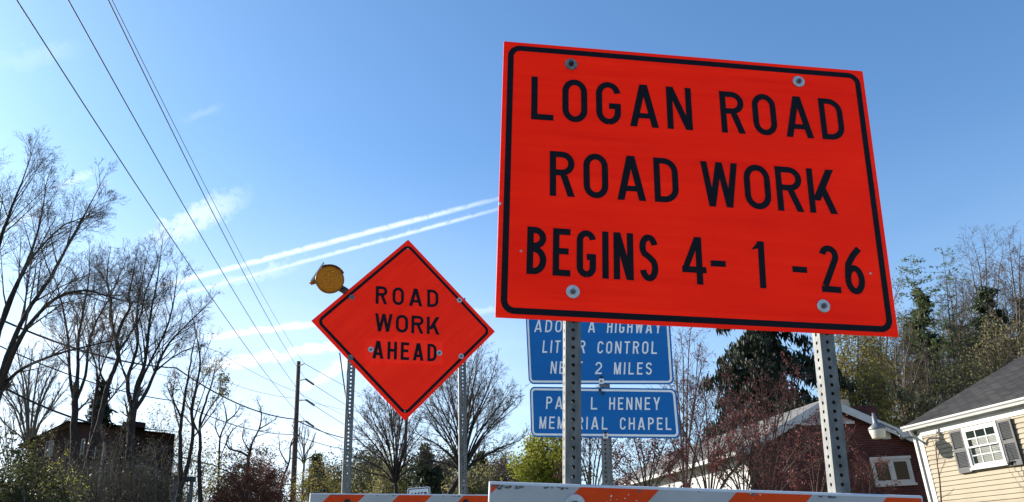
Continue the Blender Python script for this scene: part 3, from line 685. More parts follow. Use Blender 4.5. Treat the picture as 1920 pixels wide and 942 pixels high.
mb.poly([(LEN, 0, 0), (LEN, GW, 0), (LEN, GW, z_ev), (LEN, GW / 2, zr - .03), (LEN, 0, z_ev)]); mb.poly([(LEN, GW, 0), (0, GW, 0), (0, GW, z_ev), (LEN, GW, z_ev)])
mb.build('wall', M_SIDING, bh)
OH = 0.12; OE = 0.30
mb = MB()
for sgn in (0, 1):
    y0, y1 = (-OH, GW / 2) if sgn == 0 else (GW + OH, GW / 2)
    for dz in (0.0, -0.03):
        mb.poly([(-OE, y0, zo + dz), (LEN + OE, y0, zo + dz), (LEN + OE, y1, zo + RP * (GW / 2 + OH) + dz), (-OE, y1, zo + RP * (GW / 2 + OH) + dz)])
roof = mb.build('roof', M_SHINGLE, bh)
mb = MB(); mb.box(-OE, LEN + OE, -OH, -OH + .02, zo - .165, zo - .045); mb.build('fascia', M_TRIM, bh)
mb = MB(); mb.box(-OE, LEN + OE, -OH + .021, -0.03, zo - .162, zo - .145); mb.build('soffit', M_TRIM, bh)
mb = MB(); mb.box(-.03, LEN, -.032, -.004, z_fr0, zo - .164)
mb.box(-.03, LEN, -.045, -.0325, z_fr0 - .012, z_fr0 + .02); mb.build('frieze_board', M_TRIM, bh)
mb = MB()                                            # K-shaped gutter run along the eave
prof = [(-OH - .004, zo - .15), (-OH - .07, zo - .15), (-OH - .085, zo - .10), (-OH - .115, zo - .075), (-OH - .12, zo - .035), (-OH - .11, zo - .03), (-OH - .105, zo - .045), (-OH - .004, zo - .06)]
n = len(prof); mb.v += [(-OE - .02, p[0], p[1]) for p in prof] + [(LEN + OE, p[0], p[1]) for p in prof]
for i in range(n): mb.f.append((i, (i + 1) % n, n + (i + 1) % n, n + i)); mb.m.append(0)
mb.f.append(tuple(range(n))); mb.m.append(0); mb.build('gutter', M_TRIM, bh)
mb = MB()
for yy in (0, 1):
    ya, yb = (-OH, GW / 2) if yy == 0 else (GW + OH, GW / 2)
    z0, z1 = zo, zo + RP * (GW / 2 + OH)
    b = len(mb.v); mb.v += [(-OE - .025, ya, z0 - .16), (-OE - .025, yb, z1 - .16), (-OE - .025, yb, z1 - .005), (-OE - .025, ya, z0 - .005), (-OE - .002, ya, z0 - .16), (-OE - .002, yb, z1 - .16), (-OE - .002, yb, z1 - .005), (-OE - .002, ya, z0 - .005)]
    for q in ((0, 1, 2, 3), (7, 6, 5, 4), (0, 4, 5, 1), (3, 2, 6, 7), (0, 3, 7, 4), (1, 5, 6, 2)): mb.f.append(tuple(b + i for i in q)); mb.m.append(0)
mb.build('rake_board', M_TRIM, bh)
mb = MB(); mb.box(-.035, .10, -.036, -.004, 0.2, z_fr0 - .014); mb.box(-.05, -.004, -.0358, .10, .2, z_fr0 - .014); mb.build('corner_board', M_TRIM, bh)
mb = MB(); xd = -0.13
mb.box(xd - .04, xd + .04, -.075, -.012, .1, z_fr0 - .05)
mb.path([(xd, -.045, z_fr0 - .06), (xd + .02, -.10, z_fr0 + .06), (xd + .04, -OH - .05, zo - .14)], .036, 8); mb.build('downspout', M_TRIM, bh)
# window between its shutters
wl_, wr_ = bw(1807, 800).x, bw(1872, 788).x
tl = bw(1807, 804).z; bl = bw(1824, 880).z
win = MB(); fw = .06
def rframe(mb, x0, x1, z0, z1, w, y0, y1):
    mb.box(x0, x0 + w, y0, y1, z0, z1); mb.box(x1 - w, x1, y0, y1, z0, z1); mb.box(x0 + w, x1 - w, y0, y1, z1 - w, z1); mb.box(x0 + w, x1 - w, y0, y1, z0, z0 + w)
rframe(win, wl_, wr_, bl, tl, fw, -.098, .05); win.box(wl_ - .03, wr_ + .03, -.118, -.0985, bl - .03, bl + .015)
wo = win.build('window', M_TRIM, bh)
zm = (bl + tl) / 2
for (za, zb, yy, nm) in ((zm - .01, tl - fw, -.090, 'upper_sash'), (bl + fw, zm + .035, -.066, 'lower_sash')):
    mb = MB(); xa, xb = wl_ + fw, wr_ - fw
    rframe(mb, xa, xb, za, zb, .035, yy, yy + .03)
    for i in (1, 2): xx = xa + (xb - xa) * i / 3; mb.box(xx - .013, xx + .013, yy + .004, yy + .016, za + .035, zb - .035)
    zz = (za + zb) / 2; mb.box(xa + .035, xb - .035, yy + .005, yy + .0165, zz - .013, zz + .013)
    mb.build(nm, M_TRIM, wo)
    mb = MB(); mb.poly([(xa, yy + .018, za), (xb, yy + .018, za), (xb, yy + .018, zb), (xa, yy + .018, zb)]); mb.build('pane', M_GLASS, wo)
    mb = MB(); k = 0; z = za + .02
    while z < zb - .03:
        if not (z > zm + .16): mb.poly([(xa + .14, yy + .014, z), (xb, yy + .014, z), (xb, yy + .0165, z + .028), (xa + .14, yy + .0165, z + .028)])
        z += .034
    mb.build('blind', M_BLIND, wo)
for (x0, x1) in ((bw(1784, 810).x, wl_ - .012), (wr_ + .012, bw(1897, 778).x)):
    mb = MB(); za, zb = bl - .06, tl - .01; rframe(mb, x0, x1, za, zb, .045, -.085, -.045); zc = (za + zb) / 2 + .02
    mb.box(x0 + .046, x1 - .046, -.084, -.046, zc - .04, zc + .04); mb.box(x0 + .046, x1 - .046, -.0838, -.046, za + .046, za + .12)
    z = za + .05
    while z < zb - .06:
        if abs(z - zc) > .055 and z > za + .125:
            mb.poly([(x0 + .045, -.080, z), (x1 - .045, -.080, z), (x1 - .045, -.056, z + .032), (x0 + .045, -.056, z + .032)])
        z += .03
    mb.poly([(x0 + .03, -.05, za + .03), (x1 - .03, -.05, za + .03), (x1 - .03, -.05, zb - .03), (x0 + .03, -.05, zb - .03)])
    mb.build('shutter', M_SHUTTER, bh)
q = bw(1893, 868, -.1); mb = MB(); mb.lathe([(.001, .05), (.045, .03), (.055, 0), (.045, -.03), (.001, -.045)], (q.x, -.10, q.z + .0), 12); mb.tube((q.x, -.1, q.z), (q.x + .12, -.13, q.z + .03), .02, .012, 8); mb.tube((q.x, -.1, q.z - .01), (q.x, -.03, q.z + .02), .02, None, 8); mb.build('wall_bracket', M_DARKMETAL, bh)  # black fitting of unknown kind, modelled as a plain bracket without a lamp
# yard lamp on the corner
MY = MBH @ Matrix.Translation((-.14, -.02, 0)); yl = thing('yard_lamp', 'grey yard lamp with a milky bowl on a curved arm at the beige house corner', 'lamp', mw=MY)
def yw(px, py): return MY.inverted() @ on_plane(px, py, MY.translation, A)
hd = yw(1643, 800); at = yw(1690, 822); hx, hz = hd.y, hd.z; sc_ = abs(at.y - hd.y) / 47 * 1.0
sc_ = .0148
mb = MB()
mb.path([(0, -.08, at.z + .02), (0, at.y, at.z)], .030, 8); pts = [(0, at.y, at.z), (0, at.y - .03, at.z + .09), (0, at.y - .12, at.z + .20), (0, at.y - .26, at.z + .27), (0, hx + .1, hz + .08), (0, hx + .05, hz + .05)]
mb.path(pts, .022, 8); mb.build('arm', M_LAMP_GREY, yl, smooth=True)
mb = MB(); mb.lathe([(.001, .33), (.035, .33), (.04, .26), (.055, .25), (.06, .10), (.09, .05), (.19, -.02), (.205, -.07), (.19, -.08)], (0, hx, hz), 20); mb.build('lamp_head', M_LAMP_GREY, yl, smooth=True)
mb = MB(); mb.lathe([(.19, -.075), (.185, -.12), (.15, -.27), (.13, -.29), (.001, -.295)], (0, hx, hz), 20); mb.build('diffuser', M_DIFFUSER, yl, smooth=True)

# --- brick house behind it: gable towards us
PK = CO + (P(1541, 750, 19.5) - CO) * 1.28
MBR = Matrix((B, A, UP)).transposed().to_4x4(); MBR.translation = Vector((PK.x, PK.y, 0))
br = thing('house', 'dark red brick house with a white trimmed gable, behind the beige house', 'house', mw=MBR)
def rw(px, py, dep=0.0): return MBR.inverted() @ on_plane(px, py, MBR.translation + A * dep, A)
SL = math.tan(R_(24.3)); HWL, HWR = 2.95, 3.35; zp = PK.z
zl, zr_ = zp - SL * HWL, zp - SL * HWR; DL = 13.0
mb = MB(); mb.poly([(-HWL, 0, 0), (HWR, 0, 0), (HWR, 0, zr_ - .12), (0, 0, zp - .12), (-HWL, 0, zl - .12)]); mb.poly([(HWR, 0, 0), (HWR, DL, 0), (HWR, DL, zr_ - .12), (HWR, 0, zr_ - .12)])
mb.build('wall', M_BRICK, br)
mb = MB(); mb.poly([(-HWL, DL, 0), (-HWL, 0.001, 0), (-HWL, 0.001, zl - .12), (-HWL, DL, zl - .12)])
mb.build('side_wall', simple('white_painted_siding', (.40, .40, .385), (.48, .48, .46), 3, .6), br)
mb = MB()
for (x1, sg) in ((-HWL - .35, -1), (HWR + .35, 1)):
    ze = zp - SL * abs(x1)
    for dz in (.0, -.10): mb.poly([(0, -.28, zp + dz), (x1, -.28, ze + dz), (x1, DL + .3, ze + dz), (0, DL + .3, zp + dz)])
rfo = mb.build('roof', simple('weathered_grey_roof', (.11, .105, .10), (.17, .163, .155), 2.2, .95, stretch=(6, .8, 1)), br)
mb = MB()
for x1 in (-HWL - .37, HWR + .37):
    ze = zp - SL * abs(x1); b = len(mb.v); w = .25
    mb.v += [(0, -.305, zp - w), (x1, -.305, ze - w), (x1, -.305, ze + .015), (0, -.305, zp + .015), (0, -.282, zp - w), (x1, -.282, ze - w), (x1, -.282, ze + .015), (0, -.282, zp + .015)]
    for q in ((0, 1, 2, 3), (7, 6, 5, 4), (0, 4, 5, 1), (3, 2, 6, 7), (0, 3, 7, 4), (1, 5, 6, 2)): mb.f.append(tuple(b + i for i in q)); mb.m.append(0)
mb.build('rake_board', M_TRIM, br)
mb = MB(); x1 = -HWL - .36; ze = zp - SL * abs(x1); mb.box(x1 - .11, x1, -.3, DL + .3, ze - .13, ze - .01); mb.build('gutter', M_TRIM, br)
vw = .95; zv = zp - SL * vw - .27
lv = MB(); zz = zv
while zz < zp - .36:
    hw = min(vw, (zp - .30 - zz) / SL); lv.poly([(-hw, -.05, zz), (hw, -.05, zz), (hw * .97, -.015, zz + .055), (-hw * .97, -.015, zz + .055)]); zz += .055
lv.box(-vw, vw, -.06, -.004, zv - .09, zv); lv.build('gable_vent', M_LOUVRE, br)
x0, x1 = rw(1630, 862).x, rw(1704, 862).x; z1, z0 = rw(1632, 860).z, rw(1640, 911).z
mb = MB(); rframe(mb, x0, x1, z0, z1, .085, -.05, .04); xm = (x0 + x1) / 2; mb.box(xm - .05, xm + .05, -.045, .04, z0 + .086, z1 - .086); mb.box(x0 - .03, x1 + .05, -.07, -.0505, z0 - .05, z0 + .02); mb.box(x0 - .03, x1 + .04, -.072, -.0505, z1 - .05, z1 + .03)
wo = mb.build('window', M_TRIM, br)
for (a, b) in ((x0 + .085, xm - .05), (xm + .05, x1 - .085)):
    mb = MB(); rframe(mb, a + .002, b - .002, z0 + .088, z1 - .088, .045, -.03, .02); mb.build('sash', M_TRIM, wo)
    mb = MB(); mb.poly([(a, -.012, z0 + .08), (b, -.012, z0 + .08), (b, -.012, z1 - .08), (a, -.012, z1 - .08)]); mb.build('pane', M_GLASS, wo)
q = rw(1659, 815); mb = MB(); mb.box(q.x - .13, q.x + .13, -.11, -.003, q.z - .16, q.z + .16); mb.build('wall_box', M_TRIM, br, bevel=.02)
cq = rw(1604, 780, 4.0); mb = MB(); mb.box(cq.x - .75, cq.x + .75, 3.7, 4.3, zp - 1.0, cq.z + .30); chm = mb.build('chimney', M_BRICK, br)
mb = MB(); mb.lathe([(.26, 0), (.27, .12), (.24, .30), (.2, .31)], (cq.x - .45, 4.0, cq.z + .28), 14); mb.build('chimney_pot', simple('clay_flue', (.42, .30, .20), (.5, .37, .26), 8, .8), chm)

# --- dark brick house among the trees on the left
YL = 34.0
gl, gp, gr = P(54, 836, YL + 3.0), P(139, 795, YL + 1.5), P(224, 838, YL)
gx = Vector((gr.x - gl.x, gr.y - gl.y, 0)); GWL = gx.length; gx.normalize(); gy = Vector((-gx.y, gx.x, 0))
MLH = Matrix((gx, gy, UP)).transposed().to_4x4(); MLH.translation = Vector((gl.x, gl.y, 0))
lh = thing('house', 'dark brick house half hidden behind bare trees at the far left', 'house', mw=MLH)
zeL = gl.z; zpL = gp.z; DLh = (MLH.inverted() @ on_plane(322, 880, MLH.translation + gx * GWL, gx)).y; cx = GWL / 2
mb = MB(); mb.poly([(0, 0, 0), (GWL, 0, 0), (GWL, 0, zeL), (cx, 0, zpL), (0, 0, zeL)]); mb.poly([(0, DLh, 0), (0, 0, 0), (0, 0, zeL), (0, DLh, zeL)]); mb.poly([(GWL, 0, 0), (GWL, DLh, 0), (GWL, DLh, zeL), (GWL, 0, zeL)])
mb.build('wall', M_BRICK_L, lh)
mb = MB(); s_ = (zpL - zeL) / cx
for (xa, xb) in ((-.4, cx), (GWL + .4, cx)):
    za = zeL - s_ * .4 + .1
    for dz in (0, -.12): mb.poly([(xa, -.35, za + dz), (xa, DLh + .3, za + dz), (xb, DLh + .3, zpL + .1 + dz), (xb, -.35, zpL + .1 + dz)])
M_ROOF_L = simple('brown_grey_roof', (.060, .050, .046), (.10, .085, .078), 2, .95)
mb.build('roof', M_ROOF_L, lh)
yc = (MLH.inverted() @ on_plane(247, 840, MLH.translation + gx * (GWL - 1), gx)).y; mb = MB(); mb.box(GWL - 1.3, GWL - .75, yc - .4, yc + .4, zeL, zpL - .1); mb.build('chimney', M_BRICK_L, lh)
M_TRIM_D = simple('grey_window_trim', (.13, .135, .14), (.19, .195, .20), 4, .6)  # trim colour toned down so windows and porch posts stand out less
def lw(px, py, dep): return MLH.inverted() @ on_plane(px, py, MLH.translation + gy * dep, gy)
def lsw(px, py): return MLH.inverted() @ on_plane(px, py, MLH.translation + gx * GWL, gx)
for (px, py, ww, hh) in ((94, 842, .60, .75), (157, 838, .25, .7), (178, 850, .25, .5), (205, 885, .5, .8)):
    q = lw(px, py, 0); dep = 0; mb = MB(); rframe(mb, q.x - ww / 2, q.x + ww / 2, q.z - hh / 2, q.z + hh / 2, .07, dep - .06, dep + .03); wo = mb.build('window', M_TRIM_D, lh)
    mb = MB(); mb.box(q.x - ww / 2 + .07, q.x + ww / 2 - .07, dep - .03, dep - .014, q.z - .03, q.z + .03); mb.build('meeting_rail', M_TRIM_D, wo)
    mb = MB(); mb.poly([(q.x - ww / 2, dep - .012, q.z - hh / 2), (q.x + ww / 2, dep - .012, q.z - hh / 2), (q.x + ww / 2, dep - .012, q.z + hh / 2), (q.x - ww / 2, dep - .012, q.z + hh / 2)]); mb.build('pane', M_GLASS, wo)
for (px, py, ww, hh) in ((270, 897, 1.1, 1.1), (270, 932, 1.1, 1.0)):
    q = lsw(px, py); mb = MB(); x = GWL
    for (ya, yb, za, zb) in ((q.y - ww / 2, q.y - ww / 2 + .09, q.z - hh / 2, q.z + hh / 2), (q.y + ww / 2 - .09, q.y + ww / 2, q.z - hh / 2, q.z + hh / 2), (q.y - ww / 2 + .09, q.y + ww / 2 - .09, q.z + hh / 2 - .09, q.z + hh / 2), (q.y - ww / 2 + .09, q.y + ww / 2 - .09, q.z - hh / 2, q.z - hh / 2 + .09), (q.y - ww / 2 + .09, q.y + ww / 2 - .09, q.z - .035, q.z + .035)): mb.box(x - .03, x + .06, ya, yb, za, zb)
    wo = mb.build('window', M_TRIM_D, lh)
    mb = MB(); mb.poly([(x + .012, q.y - ww / 2, q.z - hh / 2), (x + .012, q.y + ww / 2, q.z - hh / 2), (x + .012, q.y + ww / 2, q.z + hh / 2), (x + .012, q.y - ww / 2, q.z + hh / 2)]); mb.build('pane', M_GLASS, wo)
q = lw(192, 860, -.06); mb = MB(); mb.box(q.x - .05, q.x + .05, -.09, -.01, 0, q.z + .7); mb.build('downspout', simple('grey_downspout', (.22, .22, .22), (.28, .28, .28), 3, .5), lh)
q0, q1 = lsw(283, 898), lsw(322, 898)
mb = MB(); mb.box(GWL + .002, GWL + 1.6, q0.y, q1.y, q0.z - .2, q0.z - .02); pr = mb.build('porch_roof', M_ROOF_L, lh)
for yy in (q0.y + .1, q1.y - .1):
    mb = MB(); mb.box(GWL + 1.4, GWL + 1.52, yy - .06, yy + .06, 0, q0.z - .2); mb.build('porch_post', M_TRIM_D, lh)

# ------------------------------------------------------------------ utility poles and wires
M_POLE = simple('weathered_brown_pole', (0.060, 0.036, 0.026), (0.115, 0.070, 0.050), 5, 0.9, stretch=(8, 8, .6), bump=.3)
M_WIRE = simple('dark_wire', (0.02, 0.02, 0.022), (0.035, 0.035, 0.037), 5, 0.6)
M_INSUL = simple('grey_insulator', (0.05, 0.052, 0.055), (0.10, 0.10, 0.105), 20, 0.4)
YP = 62.0; mpx = 1450.0 / (P(557, 800, YP) - CO).dot(CF)   # pixels per metre at the pole
top = P(560, 678, YP); bot = P(549, 935, YP)
pole = thing('utility_pole', 'tall brown wooden utility pole with three insulator arms, left of the diamond sign', 'utility pole', loc=(bot.x, bot.y, 0))
L0 = Vector((bot.x, bot.y, 0)); dirp = (top - bot).normalized(); rt = dirp * (top.z / dirp.z)
mb = MB(); mb.tube(top - rt - L0, top - L0, .26, .155, 14); mb.build('post', M_POLE, pole, smooth=True)
attach = []
for (py, x1, kind) in ((685, 571, 0), (714, 573, 1), (753, 574, 1), (793, 573, 1)):
    fr_ = (py - 678) / (935 - 678); a = top + (bot - top) * fr_; e = P(x1, py - 3, YP - 1.2)
    mb = MB(); mb.tube(a + Vector((0, 0, -.1)) - L0, e - L0, .055, .04, 8); mb.build('crossarm', M_POLE, pole)
    if kind:
        e2 = P(x1 + 16, py + 8, YP - 1.2); d = (e2 - e) / 9; mb = MB()
        for k in range(9): mb.tube(e + d * (k + .15) - L0, e + d * (k + .55) - L0, .10, .085, 10); mb.tube(e + d * k - L0, e + d * (k + 1) - L0, .04, None, 6)
        mb.build('insulator', M_INSUL, pole); attach.append((e, e2))
    else: attach.append((e, e))
POLE2 = 150.0
Y2 = POLE2; t2, b2 = P(763, 742, Y2), P(757, 935, Y2)
pole2 = thing('utility_pole', 'dark wooden utility pole with a grey transformer can, below the diamond sign', 'utility pole', loc=(b2.x, b2.y, 0))
L2 = Vector((b2.x, b2.y, 0)); d2 = (t2 - b2).normalized()
mb = MB(); mb.tube(t2 - d2 * (t2.z / d2.z) - L2, t2 - L2, .42, .28, 12); mb.build('post', M_POLE, pole2, smooth=True)
tq = P(755, 846, Y2 - 1); mb = MB(); mb.lathe([(.001, 1.5), (.35, 1.4), (.42, 1.2), (.42, -1.2), (.38, -1.3), (.001, -1.3)], tuple(tq - L2), 16); mb.build('transformer', M_INSUL, pole2, smooth=True)
t3, b3 = P(994, 816, 170), P(998, 940, 170)
pole3 = thing('utility_pole', 'thin distant utility pole above the bright yellow green tree', 'utility pole', loc=(b3.x, b3.y, 0))
L3 = Vector((b3.x, b3.y, 0)); d3 = (t3 - b3).normalized()
mb = MB(); mb.tube(t3 - d3 * (t3.z / d3.z) - L3, t3 - L3, .20, .13, 10); mb.build('post', M_POLE, pole3)
mb = MB(); mb.box(-.7, .7, -.06, .06, -.06, .06, 0, Matrix.Translation(t3 - L3 - Vector((0, 0, .6)))); mb.build('crossarm', M_POLE, pole3)

def wire(label, pts, r, sag=0.0, cat='power line', group='overhead wires'):
    """a hanging wire through points in space, each span drooping by sag metres"""
    mb = MB(); path = []
    for i in range(len(pts) - 1):
        a, b = Vector(pts[i]), Vector(pts[i + 1]); n = 14
        sg = sag[i] if isinstance(sag, (list, tuple)) else sag
        for k in range(n + (i == len(pts) - 2)):
            t = k / n; p = a.lerp(b, t); p.z -= sg * 4 * t * (1 - t); path.append(p)
    o = path[0].copy()
    for a, b in zip(path[:-1], path[1:]): mb.tube(a - o, b - o, r, r, 5, cap=False)
    w = mb.build('power_line', M_WIRE, None, smooth=True, loc=o); tag(w, label, cat, group); return w
def ext(a, b, k): return a + (b - a) * k
near_ends = [((22, -14), 11.0), ((120, -14), 11.6), ((196, -14), 12.2)]
labels = ['lowest conductor wire sweeping from the top left corner to the pole', 'middle conductor wire sweeping down to the second arm of the pole', 'upper conductor wire sweeping down to the top insulator arm']
for (att, (pp, yy), lab) in zip((attach[3], attach[2], attach[1]), near_ends, labels):
    a = P(*pp, yy); b = att[0]
    # span from an unseen pole behind the camera to the tall pole
    back = ext(b, a, 1.35); wire(lab, [back, a, b], .0135, [0.0, .55])
wire('thin top wire running close beside the upper conductor wire', [ext(attach[0][0], P(203, -14, 12.4), 1.3), P(203, -14, 12.4), attach[0][0]], .009, [0, .5])
far = [((700, 745), attach[0][1]), ((700, 783), attach[1][1]), ((700, 822), attach[2][1]), ((700, 850), attach[3][1])]
for (pp, a), lab in zip(far, ('thin top wire leaving the pole towards the diamond sign', 'conductor wire leaving the first insulator towards the diamond sign', 'conductor wire leaving the second insulator towards the diamond sign', 'conductor wire leaving the lowest insulator towards the diamond sign')):
    b = P(*pp, 105.0); wire(lab, [a, ext(a, b, 1.9)], .022, .4)
wire('thick cable crossing from the left trees past the middle of the pole', [P(-30, 585, 30), P(330, 690, 45), P(551, 786, YP - .6), P(700, 824, 95), P(980, 905, 160)], .045, [.5, .6, .6, .9], 'cable')
wire('thin cable crossing left to right below the thick cable', [P(-20, 640, 30), P(330, 752, 45), P(551, 815, YP - .6), P(700, 843, 95), P(960, 902, 160)], .028, [.4, .5, .5, .8], 'cable')
wire('slack cable hanging low over the red brown bush', [P(-20, 712, 26), P(200, 800, 34), P(400, 872, 46), P(550, 908, YP - .6), P(680, 922, 95)], .040, [.2, .2, .4, .5], 'cable')
wire('faint wire passing behind the pole from the diamond towards upper left', [P(180, 560, 40), P(410, 660, 55), P(556, 735, YP + .6), P(700, 800, 100)], .014, .2)
wire('faint wire crossing behind the pole at its second arm', [P(250, 690, 40), P(430, 718, 55), P(556, 747, YP + .6), P(700, 776, 100)], .014, .2)
qa_, qb_ = P(640, 668, 5.6), P(652, 730, 5.25)
wire('black cable drooping from the warning light down the left diamond post', [uvp for uvp in (MD @ Vector((uv(MD, 638, 660).x, .03, uv(MD, 638, 660).y)), MD @ Vector((uv(MD, 645, 705).x, .05, uv(MD, 645, 705).y)), MD @ Vector((uv(MD, 651, 745).x, .052, uv(MD, 651, 745).y)), MD @ Vector((uv(MD, 658, 790).x, .05, uv(MD, 658, 790).y)), MD @ Vector((uv(MD, 658, 920).x, .055, uv(MD, 658, 920).y)))], .0045, 0.0, 'cable')

# ------------------------------------------------------------------ trees
class Tubes:
    """many tapering branches gathered into one mesh"""
    def __init__(s): s.g = {}
    def add(s, pts, rad, sides):
        s.g.setdefault((len(pts), sides), []).append((pts, rad))
    def build(s, name, mat, parent, origin):
        V = []; F = []; base = 0; o = np.array(origin)
        for (n, k), L in s.g.items():
            p = np.array([a for a, _ in L], dtype=np.float64) - o; r = np.array([b for _, b in L])
            d = np.gradient(p, axis=1); d /= np.linalg.norm(d, axis=2, keepdims=True) + 1e-9
            ref = np.where(np.abs(d[:, :1, 2:3]) > .8, np.array([1.0, .15, 0]), np.array([.1, .05, 1.0]))
            u = np.cross(d, np.broadcast_to(ref, d.shape)); u /= np.linalg.norm(u, axis=2, keepdims=True) + 1e-9
            w = np.cross(d, u); t = np.arange(k) * 2 * np.pi / k
            v = p[:, :, None, :] + r[:, :, None, None] * (u[:, :, None, :] * np.cos(t)[None, None, :, None] + w[:, :, None, :] * np.sin(t)[None, None, :, None])
            M = len(L); idx = base + np.arange(M * n * k).reshape(M, n, k)
            a, b = idx[:, :-1, :], idx[:, 1:, :]
            F.append(np.stack([a, np.roll(a, -1, 2), np.roll(b, -1, 2), b], -1).reshape(-1, 4)); V.append(v.reshape(-1, 3)); base += M * n * k
        return quads(name, np.concatenate(V), np.concatenate(F), mat, parent, True)
def quads(name, V, F, mat, parent, smooth=False):
    me = bpy.data.meshes.new(name); k = F.shape[1]
    me.vertices.add(len(V)); me.vertices.foreach_set('co', V.astype(np.float32).ravel())
    me.loops.add(F.size); me.loops.foreach_set('vertex_index', F.astype(np.int32).ravel())
    me.polygons.add(len(F)); me.polygons.foreach_set('loop_start', np.arange(0, F.size, k, dtype=np.int32))
    if smooth: me.polygons.foreach_set('use_smooth', np.ones(len(F), dtype=bool))
    me.update(calc_edges=True); return obj(name, me, mat, parent)
def rnd_dirs(rng, n):
    v = rng.normal(size=(n, 3)); return v / np.linalg.norm(v, axis=1, keepdims=True)
def leaves(name, pts, n_per, spread, size, mat, parent, origin, rng, aspect=1.6, hang=0.0, maxn=60000):
    """small leaf-shaped faces scattered round twig points"""
    pts = np.asarray(pts); c = np.repeat(pts, n_per, 0)
    if len(c) > maxn: c = c[rng.choice(len(c), maxn, replace=False)]
    n = len(c); c = c + rng.normal(size=(n, 3)) * spread - np.array(origin)
    a = rnd_dirs(rng, n); a[:, 2] -= hang; a /= np.linalg.norm(a, axis=1, keepdims=True)
    b = np.cross(a, rnd_dirs(rng, n)); b /= np.linalg.norm(b, axis=1, keepdims=True) + 1e-9
    s_ = size * rng.uniform(.55, 1.35, (n, 1)); a = a * s_ * aspect; b = b * s_
    V = np.stack([c - a * .5, c + b * .45 - a * .05, c + a * .6, c - b * .45 - a * .05], 1).reshape(-1, 3)
    return quads(name, V, np.arange(4 * n).reshape(n, 4), mat, parent)
def smooth_line(p, m=4):
    p = [np.array(q, float) for q in p]; q = [2 * p[0] - p[1]] + p + [2 * p[-1] - p[-2]]; out = []
    for i in range(1, len(q) - 2):
        for k in range(m):
            t = k / m; a, b, c, d = q[i - 1:i + 3]
            out.append(.5 * (2 * b + (c - a) * t + (2 * a - 5 * b + 4 * c - d) * t * t + (3 * b - a - 3 * c + d) * t ** 3))
    return out + [p[-1]]
def pert(rs, d, ang):
    """direction d swung by ang about a random side"""
    v = Vector((rs.gauss(0, 1), rs.gauss(0, 1), rs.gauss(0, 1))); s_ = d.cross(v)
    if s_.length < 1e-4: return d
    return (d * math.cos(ang) + s_.normalized() * math.sin(ang)).normalized()
class Spec:
    def __init__(s, n=(9, 6, 5), ratio=(.45, .5, .55), ang=(45, 45, 45), up=.12, wander=.16, rmin=.006, start=.25, rr=.5, droop=0.0, seg=(6, 4, 3, 3)):
        s.__dict__.update(locals())
def grow(T, rs, p, d, L, r, lvl, sp, tips):
    ns = sp.seg[min(lvl, 3)]; pts = [p.copy()]; rad = [r]; st = L / ns; dd = d.copy(); dirs = [dd.copy()]
    for i in range(ns):
        dd = pert(rs, dd, rs.gauss(0, sp.wander)); dd.z += sp.up * (1 if not sp.droop else 1 - sp.droop * (lvl + i / ns)); dd.normalize()
        p = p + dd * st; pts.append(p.copy()); dirs.append(dd.copy()); rad.append(max(sp.rmin * .5, r * (1 - .72 * (i + 1) / ns)))
    T.add([tuple(q) for q in pts], rad, 4 if lvl == 1 else 3)
    if lvl > len(sp.n) - 1:
        tips.append(tuple(pts[-1])); tips.append(tuple(pts[-2])); return
    for _ in range(max(1, int(sp.n[lvl] * rs.uniform(.75, 1.25)))):
        t = sp.start + (1 - sp.start) * rs.random() ** .85; f = t * ns; i = min(ns - 1, int(f)); q = pts[i].lerp(pts[i + 1], f - i)
        rq = rad[i] + (rad[i + 1] - rad[i]) * (f - i)
        grow(T, rs, q, pert(rs, dirs[i], R_(sp.ang[lvl] * rs.uniform(.6, 1.3))), L * sp.ratio[lvl] * rs.uniform(.6, 1.25) * (1.15 - .5 * t), max(sp.rmin, rq * .62), lvl + 1, sp, tips)
